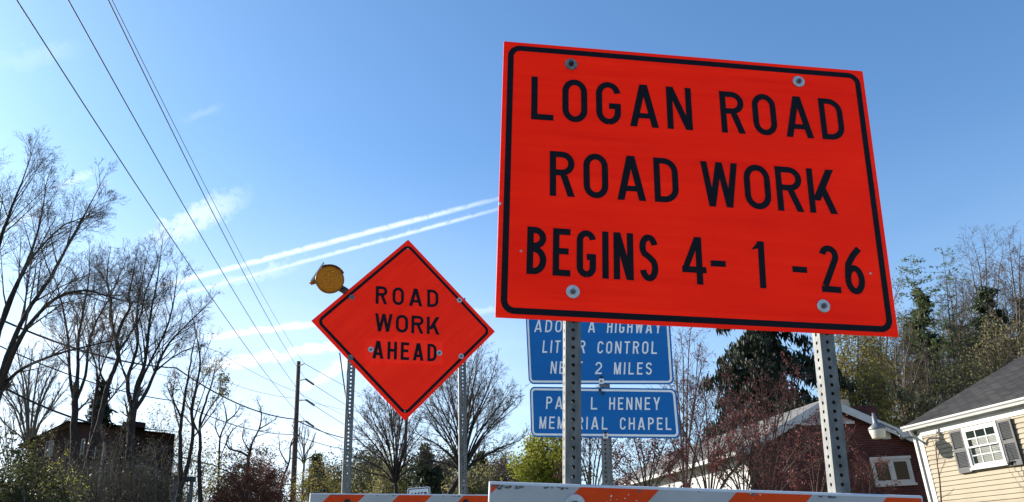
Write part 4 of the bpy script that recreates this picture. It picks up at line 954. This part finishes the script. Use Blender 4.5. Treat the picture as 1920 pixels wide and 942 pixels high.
def tree(name, label, cat, Y, limbs, sp, bark, group=None, seed=1, leaf=None, first_len=None, ground=0.0, spread_y=.25, crown_name='crown'):
    """limbs: [(pixel polyline, width at base, width at tip in photo pixels)], the first one is the trunk that reaches the ground"""
    rs = random.Random(seed); rng = np.random.default_rng(seed)
    T0, T1 = Tubes(), Tubes(); tips = []; root = None
    for k, (pl, w0, w1) in enumerate(limbs):
        ydev = rs.uniform(-spread_y, spread_y) if k else 0.0; L = 0.0; pp = []; y = Y; last = None
        for i, (px, py) in enumerate(pl):
            if i: L += math.dist((px, py), pl[i - 1])
            pp.append(P(px, py, Y * (1 + .0009 * ydev * L * (1 if k else 0))))
        sc = 1 / (FPX / (pp[0] - CO).dot(CF)); r0, r1 = w0 * sc / 2, w1 * sc / 2
        if k == 0:
            b = Vector((pp[0].x, pp[0].y, ground - .15)); root = b.copy(); root.z = ground
            if pp[0].z > ground + .3: T0.add([tuple(b), tuple((b + pp[0]) / 2), tuple(pp[0])], [r0 * 1.25, r0 * 1.05, r0], 10)
        line = [Vector(q) for q in smooth_line(pp)]
        for q in line[1:-1]: q += Vector((rs.gauss(0, 1), rs.gauss(0, 1), rs.gauss(0, 1))) * (r0 * .07)
        n = len(line); rad = [r0 + (r1 - r0) * (i / (n - 1)) ** .8 for i in range(n)]
        T0.add([tuple(q) for q in line], rad, 9 if w0 > 6 else 6)
        tot = sum((line[i + 1] - line[i]).length for i in range(n - 1)); cnt = int(sp.n[0] * rs.uniform(.9, 1.2)) if k or len(limbs) < 3 else 2; ln = first_len or tot * sp.ratio[0]
        for c in range(cnt):
            t = (sp.start if k else max(sp.start, .45)) + (1 - (sp.start if k else max(sp.start, .45))) * (c + rs.random()) / cnt; f = t * (n - 1); i = min(n - 2, int(f))
            q = line[i].lerp(line[i + 1], f - i); d = (line[i + 1] - line[i]).normalized(); rq = rad[i]
            grow(T1, rs, q, pert(rs, d, R_(sp.ang[0] * rs.uniform(.6, 1.3))), ln * rs.uniform(.6, 1.2) * (1.25 - .75 * t), max(sp.rmin * 1.5, rq * .5), 1, sp, tips)
        grow(T1, rs, line[-1], (line[-1] - line[-2]).normalized(), ln * .6, max(sp.rmin * 1.5, r1), 1, sp, tips)
    o = thing(name, label, cat, tuple(root), group)
    T0.build('trunk', bark, o, root); T1.build(crown_name, M_TWIG if bark in (M_BARK, M_BARK_D) else bark, o, root)
    if leaf:
        m_, npt, spr, size, *rest = leaf
        frac = rest[0] if rest else 1.0
        tp = np.array(tips); 
        if frac < 1: tp = tp[rng.random(len(tp)) < frac]
        leaves('leaves', tp, npt, spr, size, m_, o, root, rng)
    return o
def fan(cx, by, x0, x1, ty, n, w0, w1, seed, trunk=None, lean=0, low=.35):
    """limbs that rise from one base and open out to an oval crown"""
    rs = random.Random(seed); out = []
    tr = trunk or [(cx, by), (cx + lean * .5, by - 12), (cx + lean, by - 26)]
    out.append((tr, w0, w0 * .8)); fx, fy = tr[-1]; mx, hw = (x0 + x1) / 2, (x1 - x0) / 2
    for i in range(n):
        a = math.pi * (1 - (i + .5 + rs.uniform(-.3, .3)) / n); ex = mx + hw * math.cos(a) * rs.uniform(.72, .95); ey = by - (by - ty) * (low + (1 - low) * math.sin(a) ** .8) * rs.uniform(.82, .97)
        m1 = (fx + (ex - fx) * .30 + rs.uniform(-3, 3), fy + (ey - fy) * .45); m2 = (fx + (ex - fx) * .66 + rs.uniform(-4, 4), fy + (ey - fy) * .76)
        out.append(([(fx, fy + 2), m1, m2, (ex, ey)], w0 * rs.uniform(.38, .6), w1))
    return out

M_BARK = simple('grey_brown_bark', (0.045, 0.038, 0.033), (0.105, 0.092, 0.080), 6, 0.95, spec=.2, stretch=(3, 3, .7), bump=.4)
M_BARK_W = simple('woodland_bark', (0.070, 0.055, 0.042), (0.14, 0.112, 0.086), 6, 0.95, spec=.2, stretch=(3, 3, .7), bump=.3)
M_TWIG = simple('brown_twigs', (0.085, 0.066, 0.054), (0.15, 0.122, 0.102), 6, 0.95, spec=.15)
M_BARK_D = simple('dark_bark', (0.022, 0.017, 0.016), (0.060, 0.048, 0.042), 6, 0.95, spec=.2, stretch=(3, 3, .7), bump=.3)
M_BARK_T = simple('tan_bark', (0.10, 0.080, 0.058), (0.17, 0.14, 0.105), 6, 0.95, spec=.2, stretch=(3, 3, .7), bump=.3)
M_BARK_R = simple('reddish_brown_bark', (0.060, 0.040, 0.033), (0.145, 0.098, 0.078), 6, 0.95, spec=.2)
L_YG = leaf_mat('yellow_green_leaves', (0.17, 0.19, 0.022), (0.34, 0.33, 0.050), .5)
L_GOLD = leaf_mat('golden_budding_leaves', (0.15, 0.13, 0.025), (0.29, 0.24, 0.055), .45)
L_PALE = leaf_mat('pale_budding_leaves', (0.16, 0.145, 0.060), (0.28, 0.25, 0.11), .45)
L_OLIVE = leaf_mat('olive_leaves', (0.035, 0.042, 0.014), (0.085, 0.088, 0.030), .35)
L_RED = leaf_mat('dark_red_buds', (0.13, 0.037, 0.033), (0.29, 0.105, 0.088), .4)
L_RUST = leaf_mat('rust_brown_leaves', (0.12, 0.048, 0.030), (0.24, 0.095, 0.058), .4)
L_BROWN = leaf_mat('brown_far_foliage', (0.065, 0.050, 0.032), (0.13, 0.10, 0.062), .35)
L_NEEDLE = leaf_mat('dark_spruce_needles', (0.010, 0.016, 0.009), (0.034, 0.044, 0.024), .12)
L_PINE = leaf_mat('pine_needles', (0.028, 0.042, 0.022), (0.070, 0.085, 0.045), .2)
L_LARCH = leaf_mat('fresh_larch_needles', (0.075, 0.105, 0.030), (0.13, 0.16, 0.05), .35)
def z5(X, Y): return (X / 2.131, 500 + Y / 2.131)
def L5(*pts): return [z5(*p) for p in pts]

BIG = Spec(n=(13, 8, 6, 4), ratio=(.40, .54, .56, .6), ang=(34, 38, 40, 42), up=.06, wander=.08, rmin=.0036)
G1 = 'bare trees in front of the dark brick house'
# leaning giant at the frame's left edge
tree('bare_tree', 'huge bare tree leaning in from the left edge, limbs spreading over the frame', 'tree', 24, [
    ([(-40, 900), (-22, 800), (-4, 735)], 26, 20),
    ([(-4, 735), (28, 655), (62, 600), (105, 560), (160, 545), (215, 560)], 11, 3),
    ([(-6, 740), (14, 668), (48, 590), (95, 520), (130, 455), (160, 400)], 13, 3),
    ([(-8, 745), (30, 700), (85, 672), (140, 655), (205, 640)], 8, 2.5),
    ([(-15, 720), (-20, 600), (-8, 490), (14, 410), (40, 345)], 14, 3),
    ([(-18, 700), (-40, 580), (-45, 470), (-30, 370)], 12, 3),
    ([(-15, 690), (10, 580), (52, 490), (72, 430), (82, 380)], 9, 2.5),
    ([(0, 620), (50, 500), (110, 430), (150, 410)], 6, 2)], BIG, M_BARK_D, G1, 11)
tree('bare_tree', 'bare tree with three upright stems above the roof ridge of the dark house', 'tree', 30, [
    ([(137, 900), (139, 800), (140, 752)], 13, 12),
    ([(139, 752), (131, 705), (128, 640), (118, 580), (108, 540)], 7, 2.5),
    ([(141, 752), (146, 700), (147, 640), (155, 590), (163, 545), (168, 505)], 8, 2),
    ([(143, 750), (160, 705), (166, 650), (182, 600), (205, 560), (222, 520)], 6.5, 2)], BIG, M_BARK_D, G1, 12)
tree('bare_tree', 'tall bare tree with a long snaking trunk leaning right before the dark house', 'tree', 27, [
    (L5((318, 940), (338, 840), (372, 700), (395, 630), (415, 540), (432, 470), (462, 400), (472, 345), (462, 290)), 13, 7),
    (L5((462, 292), (490, 220), (518, 165), (515, 110), (528, 50), (538, -5)), 7, 2),
    (L5((464, 300), (440, 200), (445, 130), (428, 60), (432, -10)), 6, 2),
    (L5((470, 345), (520, 270), (560, 200), (580, 110), (610, 30)), 5, 2),
    (L5((430, 480), (400, 420), (398, 330), (415, 240)), 4, 1.5)], BIG, M_BARK_D, G1, 13)
tree('bare_tree', 'slim bare tree behind the snaking trunk before the dark house', 'tree', 29, [
    (L5((362, 700), (372, 640), (378, 560), (388, 480)), 8, 6), (L5((388, 480), (385, 400), (360, 320), (350, 240)), 4.5, 1.5), (L5((388, 480), (408, 400), (440, 320), (455, 250)), 4, 1.5)], BIG, M_BARK_D, G1, 14)
tree('bare_tree', 'broad bare tree with a stout forked trunk beside the dark house chimney', 'tree', 28, [
    (L5((522, 940), (520, 760), (524, 660), (535, 565)), 17, 13),
    (L5((528, 570), (512, 500), (512, 440), (535, 370), (552, 290), (545, 210), (558, 110), (572, 30)), 9, 2),
    (L5((535, 568), (545, 480), (575, 400), (590, 300), (602, 190), (622, 90), (636, 0)), 9, 2),
    (L5((542, 568), (585, 500), (620, 420), (650, 350), (690, 290), (740, 240), (790, 190)), 8, 2),
    (L5((540, 540), (560, 470), (600, 380), (660, 260), (690, 160), (702, 80)), 6, 2),
    (L5((514, 470), (490, 410), (478, 330), (500, 260)), 4, 1.5),
    (L5((620, 420), (680, 370), (730, 340), (780, 320)), 4, 1.5)], BIG, M_BARK_D, G1, 15)
MED = Spec(n=(9, 6, 4, 2), ratio=(.40, .52, .55, .6), ang=(36, 38, 40, 42), up=.09, wander=.10, rmin=.005)
tree('budding_tree', 'twin stemmed tree with a few fresh leaves right of the dark house porch', 'tree', 30, [
    (L5((712, 940), (722, 860), (720, 740), (722, 640), (735, 540), (752, 440), (770, 330)), 12, 2.5),
    (L5((725, 880), (752, 790), (770, 660), (765, 570), (785, 480), (800, 380), (790, 300)), 9, 2.5),
    (L5((722, 600), (690, 520), (700, 450)), 4, 1.5)], MED, M_BARK_D, None, 16, leaf=(L_PALE, 1, .05, .040, .3))
tree('budding_tree', 'slender tree with tan new leaves at its top, left of the utility pole', 'tree', 33, [
    (L5((802, 940), (796, 820), (800, 700), (798, 620), (822, 540), (845, 470)), 9, 3),
    (L5((800, 640), (830, 580), (870, 520), (880, 470)), 4, 1.5), (L5((798, 680), (770, 600), (780, 520), (800, 450)), 4, 1.5)], MED, M_BARK_D, None, 17, leaf=(L_PALE, 2, .10, .060, .35))
TW = Spec(n=(8, 5, 4), ratio=(.45, .5, .55), ang=(55, 50, 48), up=.05, wander=.30, rmin=.008)
tree('bare_tree', 'small crooked bare tree with twisted limbs behind the red brown bush', 'tree', 44, [
    (L5((985, 940), (990, 800), (998, 740)), 7, 6),
    (L5((992, 760), (960, 740), (920, 730), (905, 700), (925, 660), (945, 640)), 5, 1.6), (L5((998, 745), (1010, 700), (1035, 650), (1045, 600), (1040, 560)), 5, 1.6),
    (L5((1035, 650), (1070, 630), (1100, 610)), 3, 1.2), (L5((905, 700), (890, 740), (870, 790)), 2.5, 1.2), (L5((1000, 740), (970, 690), (975, 640)), 3, 1.2)], TW, M_BARK_D, None, 18)
tree('bare_tree', 'thin crooked bare tree beyond the budding trees left of the pole', 'tree', 48, [
    (L5((870, 940), (875, 780), (880, 680), (905, 620), (900, 570)), 5, 2), (L5((880, 690), (860, 640), (870, 590)), 3, 1.2), (L5((905, 620), (940, 590), (960, 560)), 3, 1.2)], TW, M_BARK_D, None, 19)
tree('bare_tree', 'leaning thin bare tree just left of the utility pole base', 'tree', 50, [
    (L5((1115, 940), (1130, 850), (1155, 780), (1160, 720)), 5, 3), (L5((1150, 790), (1120, 740), (1115, 690)), 3, 1.2), (L5((1160, 720), (1180, 680), (1170, 640)), 3, 1.2)], TW, M_BARK_D, None, 20)
UPF = Spec(n=(6, 4, 3), ratio=(.35, .45, .5), ang=(22, 28, 32), up=.12, wander=.08, rmin=.010)
tree('bare_tree', 'pale fan shaped bare tree right behind the utility pole', 'tree', 70, fan(573, 940, 545, 596, 795, 10, 5, 1.2, 21, trunk=[(566, 942), (568, 900), (570, 870)], low=.6), UPF, M_BARK_T, None, 21)
tree('bare_tree', 'clump of upright bare stems left of the dark house gable', 'tree', 42, fan(58, 940, -15, 140, 650, 13, 9, 2.2, 22, trunk=[(52, 940), (52, 890), (54, 850)], low=.5), Spec(n=(10, 6, 4), ratio=(.34, .45, .5), ang=(26, 32, 36), up=.12, wander=.10, rmin=.008), M_BARK_T, None, 22)
tree('bare_tree', 'thin bare sapling at the left edge under the giant tree', 'tree', 38, fan(18, 940, -20, 60, 770, 6, 4, 1.4, 23, low=.4), UPF, M_BARK_D, None, 23)

# round bare trees under the diamond
RND = Spec(n=(10, 6, 5, 3), ratio=(.38, .52, .54, .55), ang=(30, 34, 38, 40), up=.045, wander=.085, rmin=.0065, start=.22)
tree('bare_tree', 'round bare tree left of centre below the diamond sign', 'tree', 52, fan(742, 945, 648, 812, 722, 19, 8, 1.4, 31, trunk=[(744, 950), (743, 925), (741, 905)], low=.28), RND, M_BARK_D, 'round bare trees', 31)
tree('bare_tree', 'larger round bare tree behind the right post of the diamond sign', 'tree', 46, fan(858, 945, 770, 982, 662, 22, 11, 1.5, 32, trunk=[(828, 948), (848, 918), (868, 885)], low=.30), RND, M_BARK_D, 'round bare trees', 32)

def bush(name, label, cat, Y, cx, by, x0, x1, ty, leafm, bark, seed, npt=3, size=.06, spr=.10, n=9, w0=5, frac=1.0, sp=None, low=.35, group=None):
    g = by
    while P(cx, g, Y).z > 0.12 and g < 1400: g += 4     # the stems start at the ground
    return tree(name, label, cat, Y, fan(cx, g, x0, x1, ty, int(n * 1.45), w0, 1.2, seed, low=low * .75), sp or Spec(n=(8, 5, 4), ratio=(.42, .5, .5), ang=(42, 45, 45), up=.05, wander=.2, rmin=.006, start=.2), bark, group, seed, leaf=(leafm, npt, spr, size, frac), crown_name='twigs')

# evergreens: whorls of boughs carrying hanging needle sprays
def conifer(name, label, Y, px, top_py, base_py, half, bark, leafm, seed, n_b=60, droop=.35, size=.10, per=90, shape=.9, bare=.08, w0=8, group=None, spread=.16, up0=.15, lean=0.0, hang=.8, maxn=50000):
    rs = random.Random(seed); rng = np.random.default_rng(seed)
    t, b = P(px, top_py, Y), P(px - lean, base_py, Y); sc = (t - CO).dot(CF) / FPX; R0 = half * sc
    root = Vector((b.x, b.y, 0)); axis = t - root; H = axis.length; T0, T1 = Tubes(), Tubes(); pts = []
    r0 = w0 * sc / 2; n = 8; T0.add([tuple(root + axis * (i / n) + Vector((rs.gauss(0, .25), rs.gauss(0, .25), 0)) * r0) for i in range(n + 1)], [r0 * (1 - .93 * i / n) for i in range(n + 1)], 8)
    hb = max(0.02, (b.z - 0) / max(.1, t.z))
    for k in range(n_b):
        f = hb + (1 - hb) * (bare + (1 - bare) * (k + rs.random()) / n_b); rr = R0 * max(.05, (1 - (f - hb) / (1 - hb))) ** shape * rs.uniform(.65, 1.12)
        a = rs.uniform(0, 6.283); p = root + axis * f; d = Vector((math.cos(a), math.sin(a), up0)); line = [p.copy()]; m = 6
        for i in range(m):
            d.z -= droop * (1.3 - .9 * i / m) / m * 2; 
            if i > 3: d.z += droop * .5
            d.normalize(); p = p + d * (rr / m); line.append(p.copy())
        T1.add([tuple(q) for q in line], [max(.008, r0 * .22 * (1 - f) + .01) * (1 - .8 * i / m) for i in range(m + 1)], 4)
        c = max(4, int(per * rr / R0))
        for _ in range(c):
            u = rs.random() ** .7 * m; i = min(m - 1, int(u)); q = line[i].lerp(line[i + 1], u - i); w = spread * (.4 + .6 * rr / R0) * R0 * .5
            sd = Vector((-math.sin(a), math.cos(a), 0)) * rs.gauss(0, w); pts.append(tuple(q + sd + Vector((0, 0, -abs(rs.gauss(0, w * .5)) * hang))))
    o = thing(name, label, 'tree', tuple(root), group); T0.build('trunk', bark, o, root); T1.build('branches', bark, o, root)
    leaves('needles', pts, 4, size * .9, size, leafm, o, root, rng, aspect=3.2, hang=hang, maxn=maxn); return o
conifer('spruce_tree', 'large dark spruce with drooping boughs between the big sign posts', 34, 1425, 440, 905, 195, M_BARK_D, L_NEEDLE, 41, n_b=110, droop=.62, size=.105, per=120, shape=.62, spread=.085, w0=16, hang=1.9)
conifer('spruce_tree', 'dark spruce behind the trunks above the dark house roof', 40, 196, 715, 860, 42, M_BARK_D, L_NEEDLE, 42, n_b=46, droop=.2, size=.12, per=50, spread=.2, w0=5)
bush('bush', 'tan green loose shrub at the right end of the dark house', 'bush', 38, 308, 985, 262, 350, 800, L_PALE, M_BARK_D, 43, npt=2, size=.06, spr=.15, n=11, frac=.6)
BR = Spec(n=(9, 6, 4), ratio=(.42, .5, .5), ang=(38, 42, 44), up=.05, wander=.16, rmin=.006, start=.15)
for k_, (cx, x0, x1, ty, yy, lab) in enumerate(((245, 190, 300, 866, 26, 'dark twiggy shrub before the right wall of the dark house'), (165, 120, 215, 872, 24, 'dark brown brush around the foot of the snaking trunk'), (205, 160, 255, 850, 27, 'tangled brush in the middle of the dark house front'), (290, 250, 335, 855, 25, 'dark brush in front of the porch'), (108, 70, 150, 872, 26, 'dark brush under the left gable window'))):
    bush('bush', lab, 'bush', yy, cx, 985, x0, x1, ty, L_OLIVE, M_BARK_D, 480 + k_, npt=1, size=.04, spr=.1, n=13, frac=.22, sp=BR, group='twiggy brush around the dark house')
conifer('spruce_tree', 'small spiky evergreen to the right of the utility pole', 75, 595, 855, 940, 32, M_BARK_D, L_PINE, 44, n_b=36, droop=.1, size=.20, per=46, spread=.22, w0=4)
conifer('spruce_tree', 'dark evergreen between the two round bare trees', 72, 797, 835, 945, 40, M_BARK_D, L_PINE, 45, n_b=44, droop=.1, size=.18, per=54, spread=.3, w0=4)
conifer('spruce_tree', 'pointed far evergreen left of the bright yellow green tree', 120, 985, 868, 935, 16, M_BARK_D, L_NEEDLE, 46, n_b=30, droop=.1, size=.26, per=30, spread=.25, w0=3)
conifer('spruce_tree', 'dark conifer behind the round bare tree at its right side', 90, 900, 850, 945, 34, M_BARK_D, L_OLIVE, 47, n_b=46, droop=.1, size=.26, per=60, spread=.4, w0=4)

# leafy bushes and small trees
bush('bush', 'dark green bush filling the lower left corner', 'bush', 18, 30, 1010, -60, 112, 878, L_OLIVE, M_BARK_D, 51, npt=5, size=.045, spr=.09, n=14)
bush('bush', 'yellow green young shrub in front of the dark house', 'bush', 20, 122, 1000, 85, 160, 895, L_YG, M_BARK_D, 52, npt=1, size=.030, spr=.06, n=7, frac=.7)
bush('bush', 'tan twiggy shrub before the left wall of the dark house', 'bush', 24, 78, 990, 35, 130, 855, L_PALE, M_BARK_T, 53, npt=1, size=.035, spr=.08, n=8, frac=.5)
bush('bush', 'yellow green leafing shrub between the porch and the pole', 'bush', 40, 352, 970, 305, 412, 838, L_GOLD, M_BARK_D, 54, npt=2, size=.07, spr=.18, n=10, frac=.7)
bush('bush', 'olive leafing shrub behind the red brown bush', 'bush', 52, 455, 975, 395, 540, 872, L_OLIVE, M_BARK_D, 55, npt=4, size=.085, spr=.2, n=10)
bush('bush', 'dense round red brown bush left of the utility pole', 'bush', 36, 470, 990, 388, 552, 886, L_RUST, M_BARK_R, 56, npt=6, size=.050, spr=.10, n=16, low=.45)
bush('bush', 'yellow green bush right of the utility pole base', 'bush', 60, 590, 975, 545, 645, 880, L_GOLD, M_BARK_D, 57, npt=2, size=.08, spr=.2, n=11, frac=.7)
bush('leafy_tree', 'bright yellow green tree left of the near steel post', 'tree', 50, 1022, 985, 982, 1062, 828, L_YG, M_BARK_D, 58, npt=7, size=.11, spr=.26, n=11)
# a mixed row of far trees along the road under the diamond
for i, (cx, x0, x1, ty, Yd, lm, bk, lab) in enumerate((
        (690, 660, 730, 868, 85, L_OLIVE, M_BARK_D, 'olive far tree at the left foot of the round bare trees'),
        (640, 615, 668, 890, 95, L_OLIVE, M_BARK_D, 'low dark far tree beside the left diamond post'),
        (735, 700, 775, 890, 80, L_PALE, M_BARK_T, 'tan far brush behind the transformer pole foot'),
        (840, 810, 885, 858, 88, L_OLIVE, M_BARK_D, 'dark far tree left of the right diamond post'),
        (940, 900, 990, 872, 84, L_BROWN, M_BARK_R, 'brownish far tree right of the right diamond post'),
        (968, 945, 1000, 884, 100, L_OLIVE, M_BARK_D, 'low olive far tree near the yellow green tree'),
        (772, 752, 812, 878, 76, L_OLIVE, M_BARK_D, 'dark far brush above the speed sign'),
        (663, 640, 700, 878, 92, L_OLIVE, M_BARK_D, 'dark far tree just right of the left diamond post'),
        (612, 580, 650, 893, 98, L_BROWN, M_BARK_R, 'brown far tree between the utility pole and the left diamond post'),
        (713, 685, 748, 862, 96, L_PALE, M_BARK_D, 'grey brown far tree behind the left round tree'),
        (920, 885, 960, 862, 96, L_OLIVE, M_BARK_D, 'tall olive far tree right of the right diamond post'),
        (820, 790, 850, 880, 74, L_BROWN, M_BARK_R, 'brown far brush right of the speed sign'),
        (875, 845, 915, 893, 70, L_PALE, M_BARK_D, 'tan low brush at the foot of the right diamond post'))):
    bush('far_tree', lab, 'tree', Yd, cx, 980, x0, x1, ty, lm, bk, 70 + i, npt=5, size=.15, spr=.4, n=9, w0=4, sp=Spec(n=(7, 5, 3), ratio=(.42, .5, .5), ang=(42, 45, 45), up=.05, wander=.2, rmin=.012, start=.15), group='far trees along the road')

# red budding ornamental trees between the blue sign and the brick house
RED = Spec(n=(7, 5, 3, 2), ratio=(.42, .52, .54, .55), ang=(34, 40, 44, 44), up=.05, wander=.17, rmin=.0034, start=.25)
for i, (cx, x0, x1, ty, Yd, n, fr, lab) in enumerate((
        (1110, 1050, 1190, 760, 15.0, 10, .75, 'red budding small tree right behind the near left steel post'),
        (1215, 1140, 1290, 800, 12.5, 10, .6, 'red budding shrub below the right end of the blue panels'),
        (1285, 1255, 1330, 612, 17.0, 9, .35, 'tall thin budding sapling at the right edge of the blue panels'),
        (1330, 1235, 1430, 715, 13.5, 12, .7, 'wide red budding tree before the white side wall'),
        (1440, 1345, 1540, 712, 14.5, 12, .7, 'red budding tree before the left half of the brick gable'),
        (1530, 1480, 1612, 790, 15.5, 7, .7, 'red budding tree hugging the right steel post'),
        (1395, 1320, 1470, 790, 11.5, 9, .7, 'low red budding shrub above the middle of the barricade'),
        (1625, 1590, 1680, 862, 17.0, 5, .5, 'sparse red twigs crossing the brick house window'))):
    tree('budding_tree', lab, 'tree', Yd, fan(cx, 985, x0, x1, ty, n, 7, 1.8, 80 + i, low=.35), RED, M_BARK_R, 'red budding trees', 80 + i, leaf=(L_RED, 2, .035, .024, fr * .6), crown_name='twigs')
tree('sapling', 'thin bare sapling against the beige siding', 'tree', 17.5, [
    ([(1766, 960), (1762, 900), (1757, 868), (1755, 830), (1756, 806)], 3.2, .8), ([(1757, 868), (1764, 835), (1770, 815)], 1.2, .6), ([(1760, 895), (1770, 870), (1775, 855)], 1.2, .5), ([(1757, 850), (1748, 825)], 1, .5), ([(1764, 935), (1780, 925), (1788, 918)], 1, .5)],
    Spec(n=(3, 1), ratio=(.25, .4), ang=(40, 40), up=.1, wander=.15, rmin=.003, start=.3), M_BARK_R, None, 95)

# wooded slope on the right
WOOD = Spec(n=(10, 6, 4, 3), ratio=(.34, .54, .56, .56), ang=(42, 44, 46, 46), up=.04, wander=.11, rmin=.0085, start=.2)
wood = [
    (1600, 1545, 1665, 600, 36, 9, 8, L_GOLD, .8, 'yellow green budding tree behind the brick house chimney'),
    (1655, 1600, 1720, 540, 46, 9, 9, L_PALE, .5, 'tan budding tree by the lower right corner of the large sign'),
    (1690, 1640, 1750, 610, 40, 9, 9, None, 0, 'bare tree rising right of the brick house roof'),
    (1745, 1690, 1800, 640, 42, 8, 8, None, 0, 'dark bare tree behind the near corner of the beige roof'),
    (1790, 1740, 1850, 560, 48, 9, 8, None, 0, 'bare tree in the middle of the wooded slope'),
    (1850, 1790, 1905, 462, 50, 11, 10, None, 0, 'tall bare tree above the beige roof, its crown clear of the woods'),
    (1915, 1860, 1990, 430, 46, 11, 11, None, 0, 'tallest bare tree at the right edge of the frame'),
    (1880, 1820, 1950, 580, 38, 9, 8, L_PALE, .3, 'tan twiggy tree just over the beige roof'),
    (1620, 1570, 1680, 690, 32, 8, 6, L_GOLD, .4, 'low yellow green tree over the brick house ridge'),
    (1700, 1650, 1760, 720, 34, 7, 6, L_PALE, .2, 'olive understorey tree above the yard lamp'),
    (1800, 1745, 1860, 660, 34, 8, 6, L_PALE, .3, 'grey understorey brush behind the beige roof slope'),
    (1670, 1620, 1730, 640, 45, 9, 7, L_GOLD, .3, 'olive brown tree filling the gap under the dark pine'),
    (1760, 1700, 1820, 600, 50, 9, 7, L_PALE, .4, 'tan tree filling the woods between the larches and the beige roof'),
    (1830, 1780, 1890, 620, 44, 9, 7, L_OLIVE, .4, 'olive brown tree below the bare lower trunk of the pine'),
    (1900, 1850, 1960, 520, 54, 10, 8, L_PALE, .25, 'brown twigged tree behind the tallest tree at the right edge'),
    (1800, 1745, 1860, 520, 56, 10, 8, None, 0, 'brown bare tree behind the olive larch'),
    (1580, 1530, 1640, 660, 52, 8, 7, L_GOLD, .3, 'far olive tree just right of the right steel post')]
for i, (cx, x0, x1, ty, Yd, n, w0, lm, fr, lab) in enumerate(wood):
    tree('woodland_tree', lab, 'tree', Yd, fan(cx, 960, x0, x1, ty, n, w0, 1.8, 110 + i, trunk=[(cx, 960), (cx - 2, 860), (cx + 2, 780 if ty < 600 else 830)], low=.45), WOOD, M_BARK_W if i % 3 else M_BARK, 'trees on the wooded slope', 110 + i, leaf=(lm, 2, .18, .070, fr * .5) if lm else None)
conifer('pine_tree', 'dark pine by the right edge of the large orange sign', 44, 1722, 545, 900, 58, M_BARK_D, L_PINE, 61, n_b=54, droop=.12, size=.13, per=64, spread=.24, w0=8, shape=.5, hang=.2, group='pines on the wooded slope')
conifer('larch_tree', 'fresh green larch leaning left above the dark pine', 42, 1708, 484, 900, 80, M_BARK, L_LARCH, 62, n_b=100, droop=-.05, size=.055, per=24, spread=.22, w0=6, shape=.45, lean=-55, hang=.3)
conifer('larch_tree', 'thin olive larch standing right of the leaning one', 43, 1768, 470, 900, 84, M_BARK, L_LARCH, 63, n_b=90, droop=-.08, size=.05, per=14, spread=.22, w0=6, shape=.4, lean=-22, hang=.3)
conifer('pine_tree', 'dark pine with bare lower trunk before the tall bare trees', 47, 1848, 540, 900, 58, M_BARK_T, L_PINE, 64, n_b=44, droop=.1, size=.13, per=60, spread=.24, w0=7, shape=.4, bare=.45, hang=.2, group='pines on the wooded slope')
conifer('pine_tree', 'shadowed pine low behind the beige roof', 52, 1795, 610, 900, 80, M_BARK_D, L_PINE, 65, n_b=46, droop=.1, size=.13, per=50, spread=.24, w0=8, shape=.5, hang=.2, group='pines on the wooded slope')
conifer('pine_tree', 'dark pine at the right frame edge over the beige roof', 50, 1915, 560, 900, 70, M_BARK_D, L_PINE, 66, n_b=40, droop=.1, size=.13, per=44, spread=.24, w0=8, shape=.5, hang=.2, group='pines on the wooded slope')
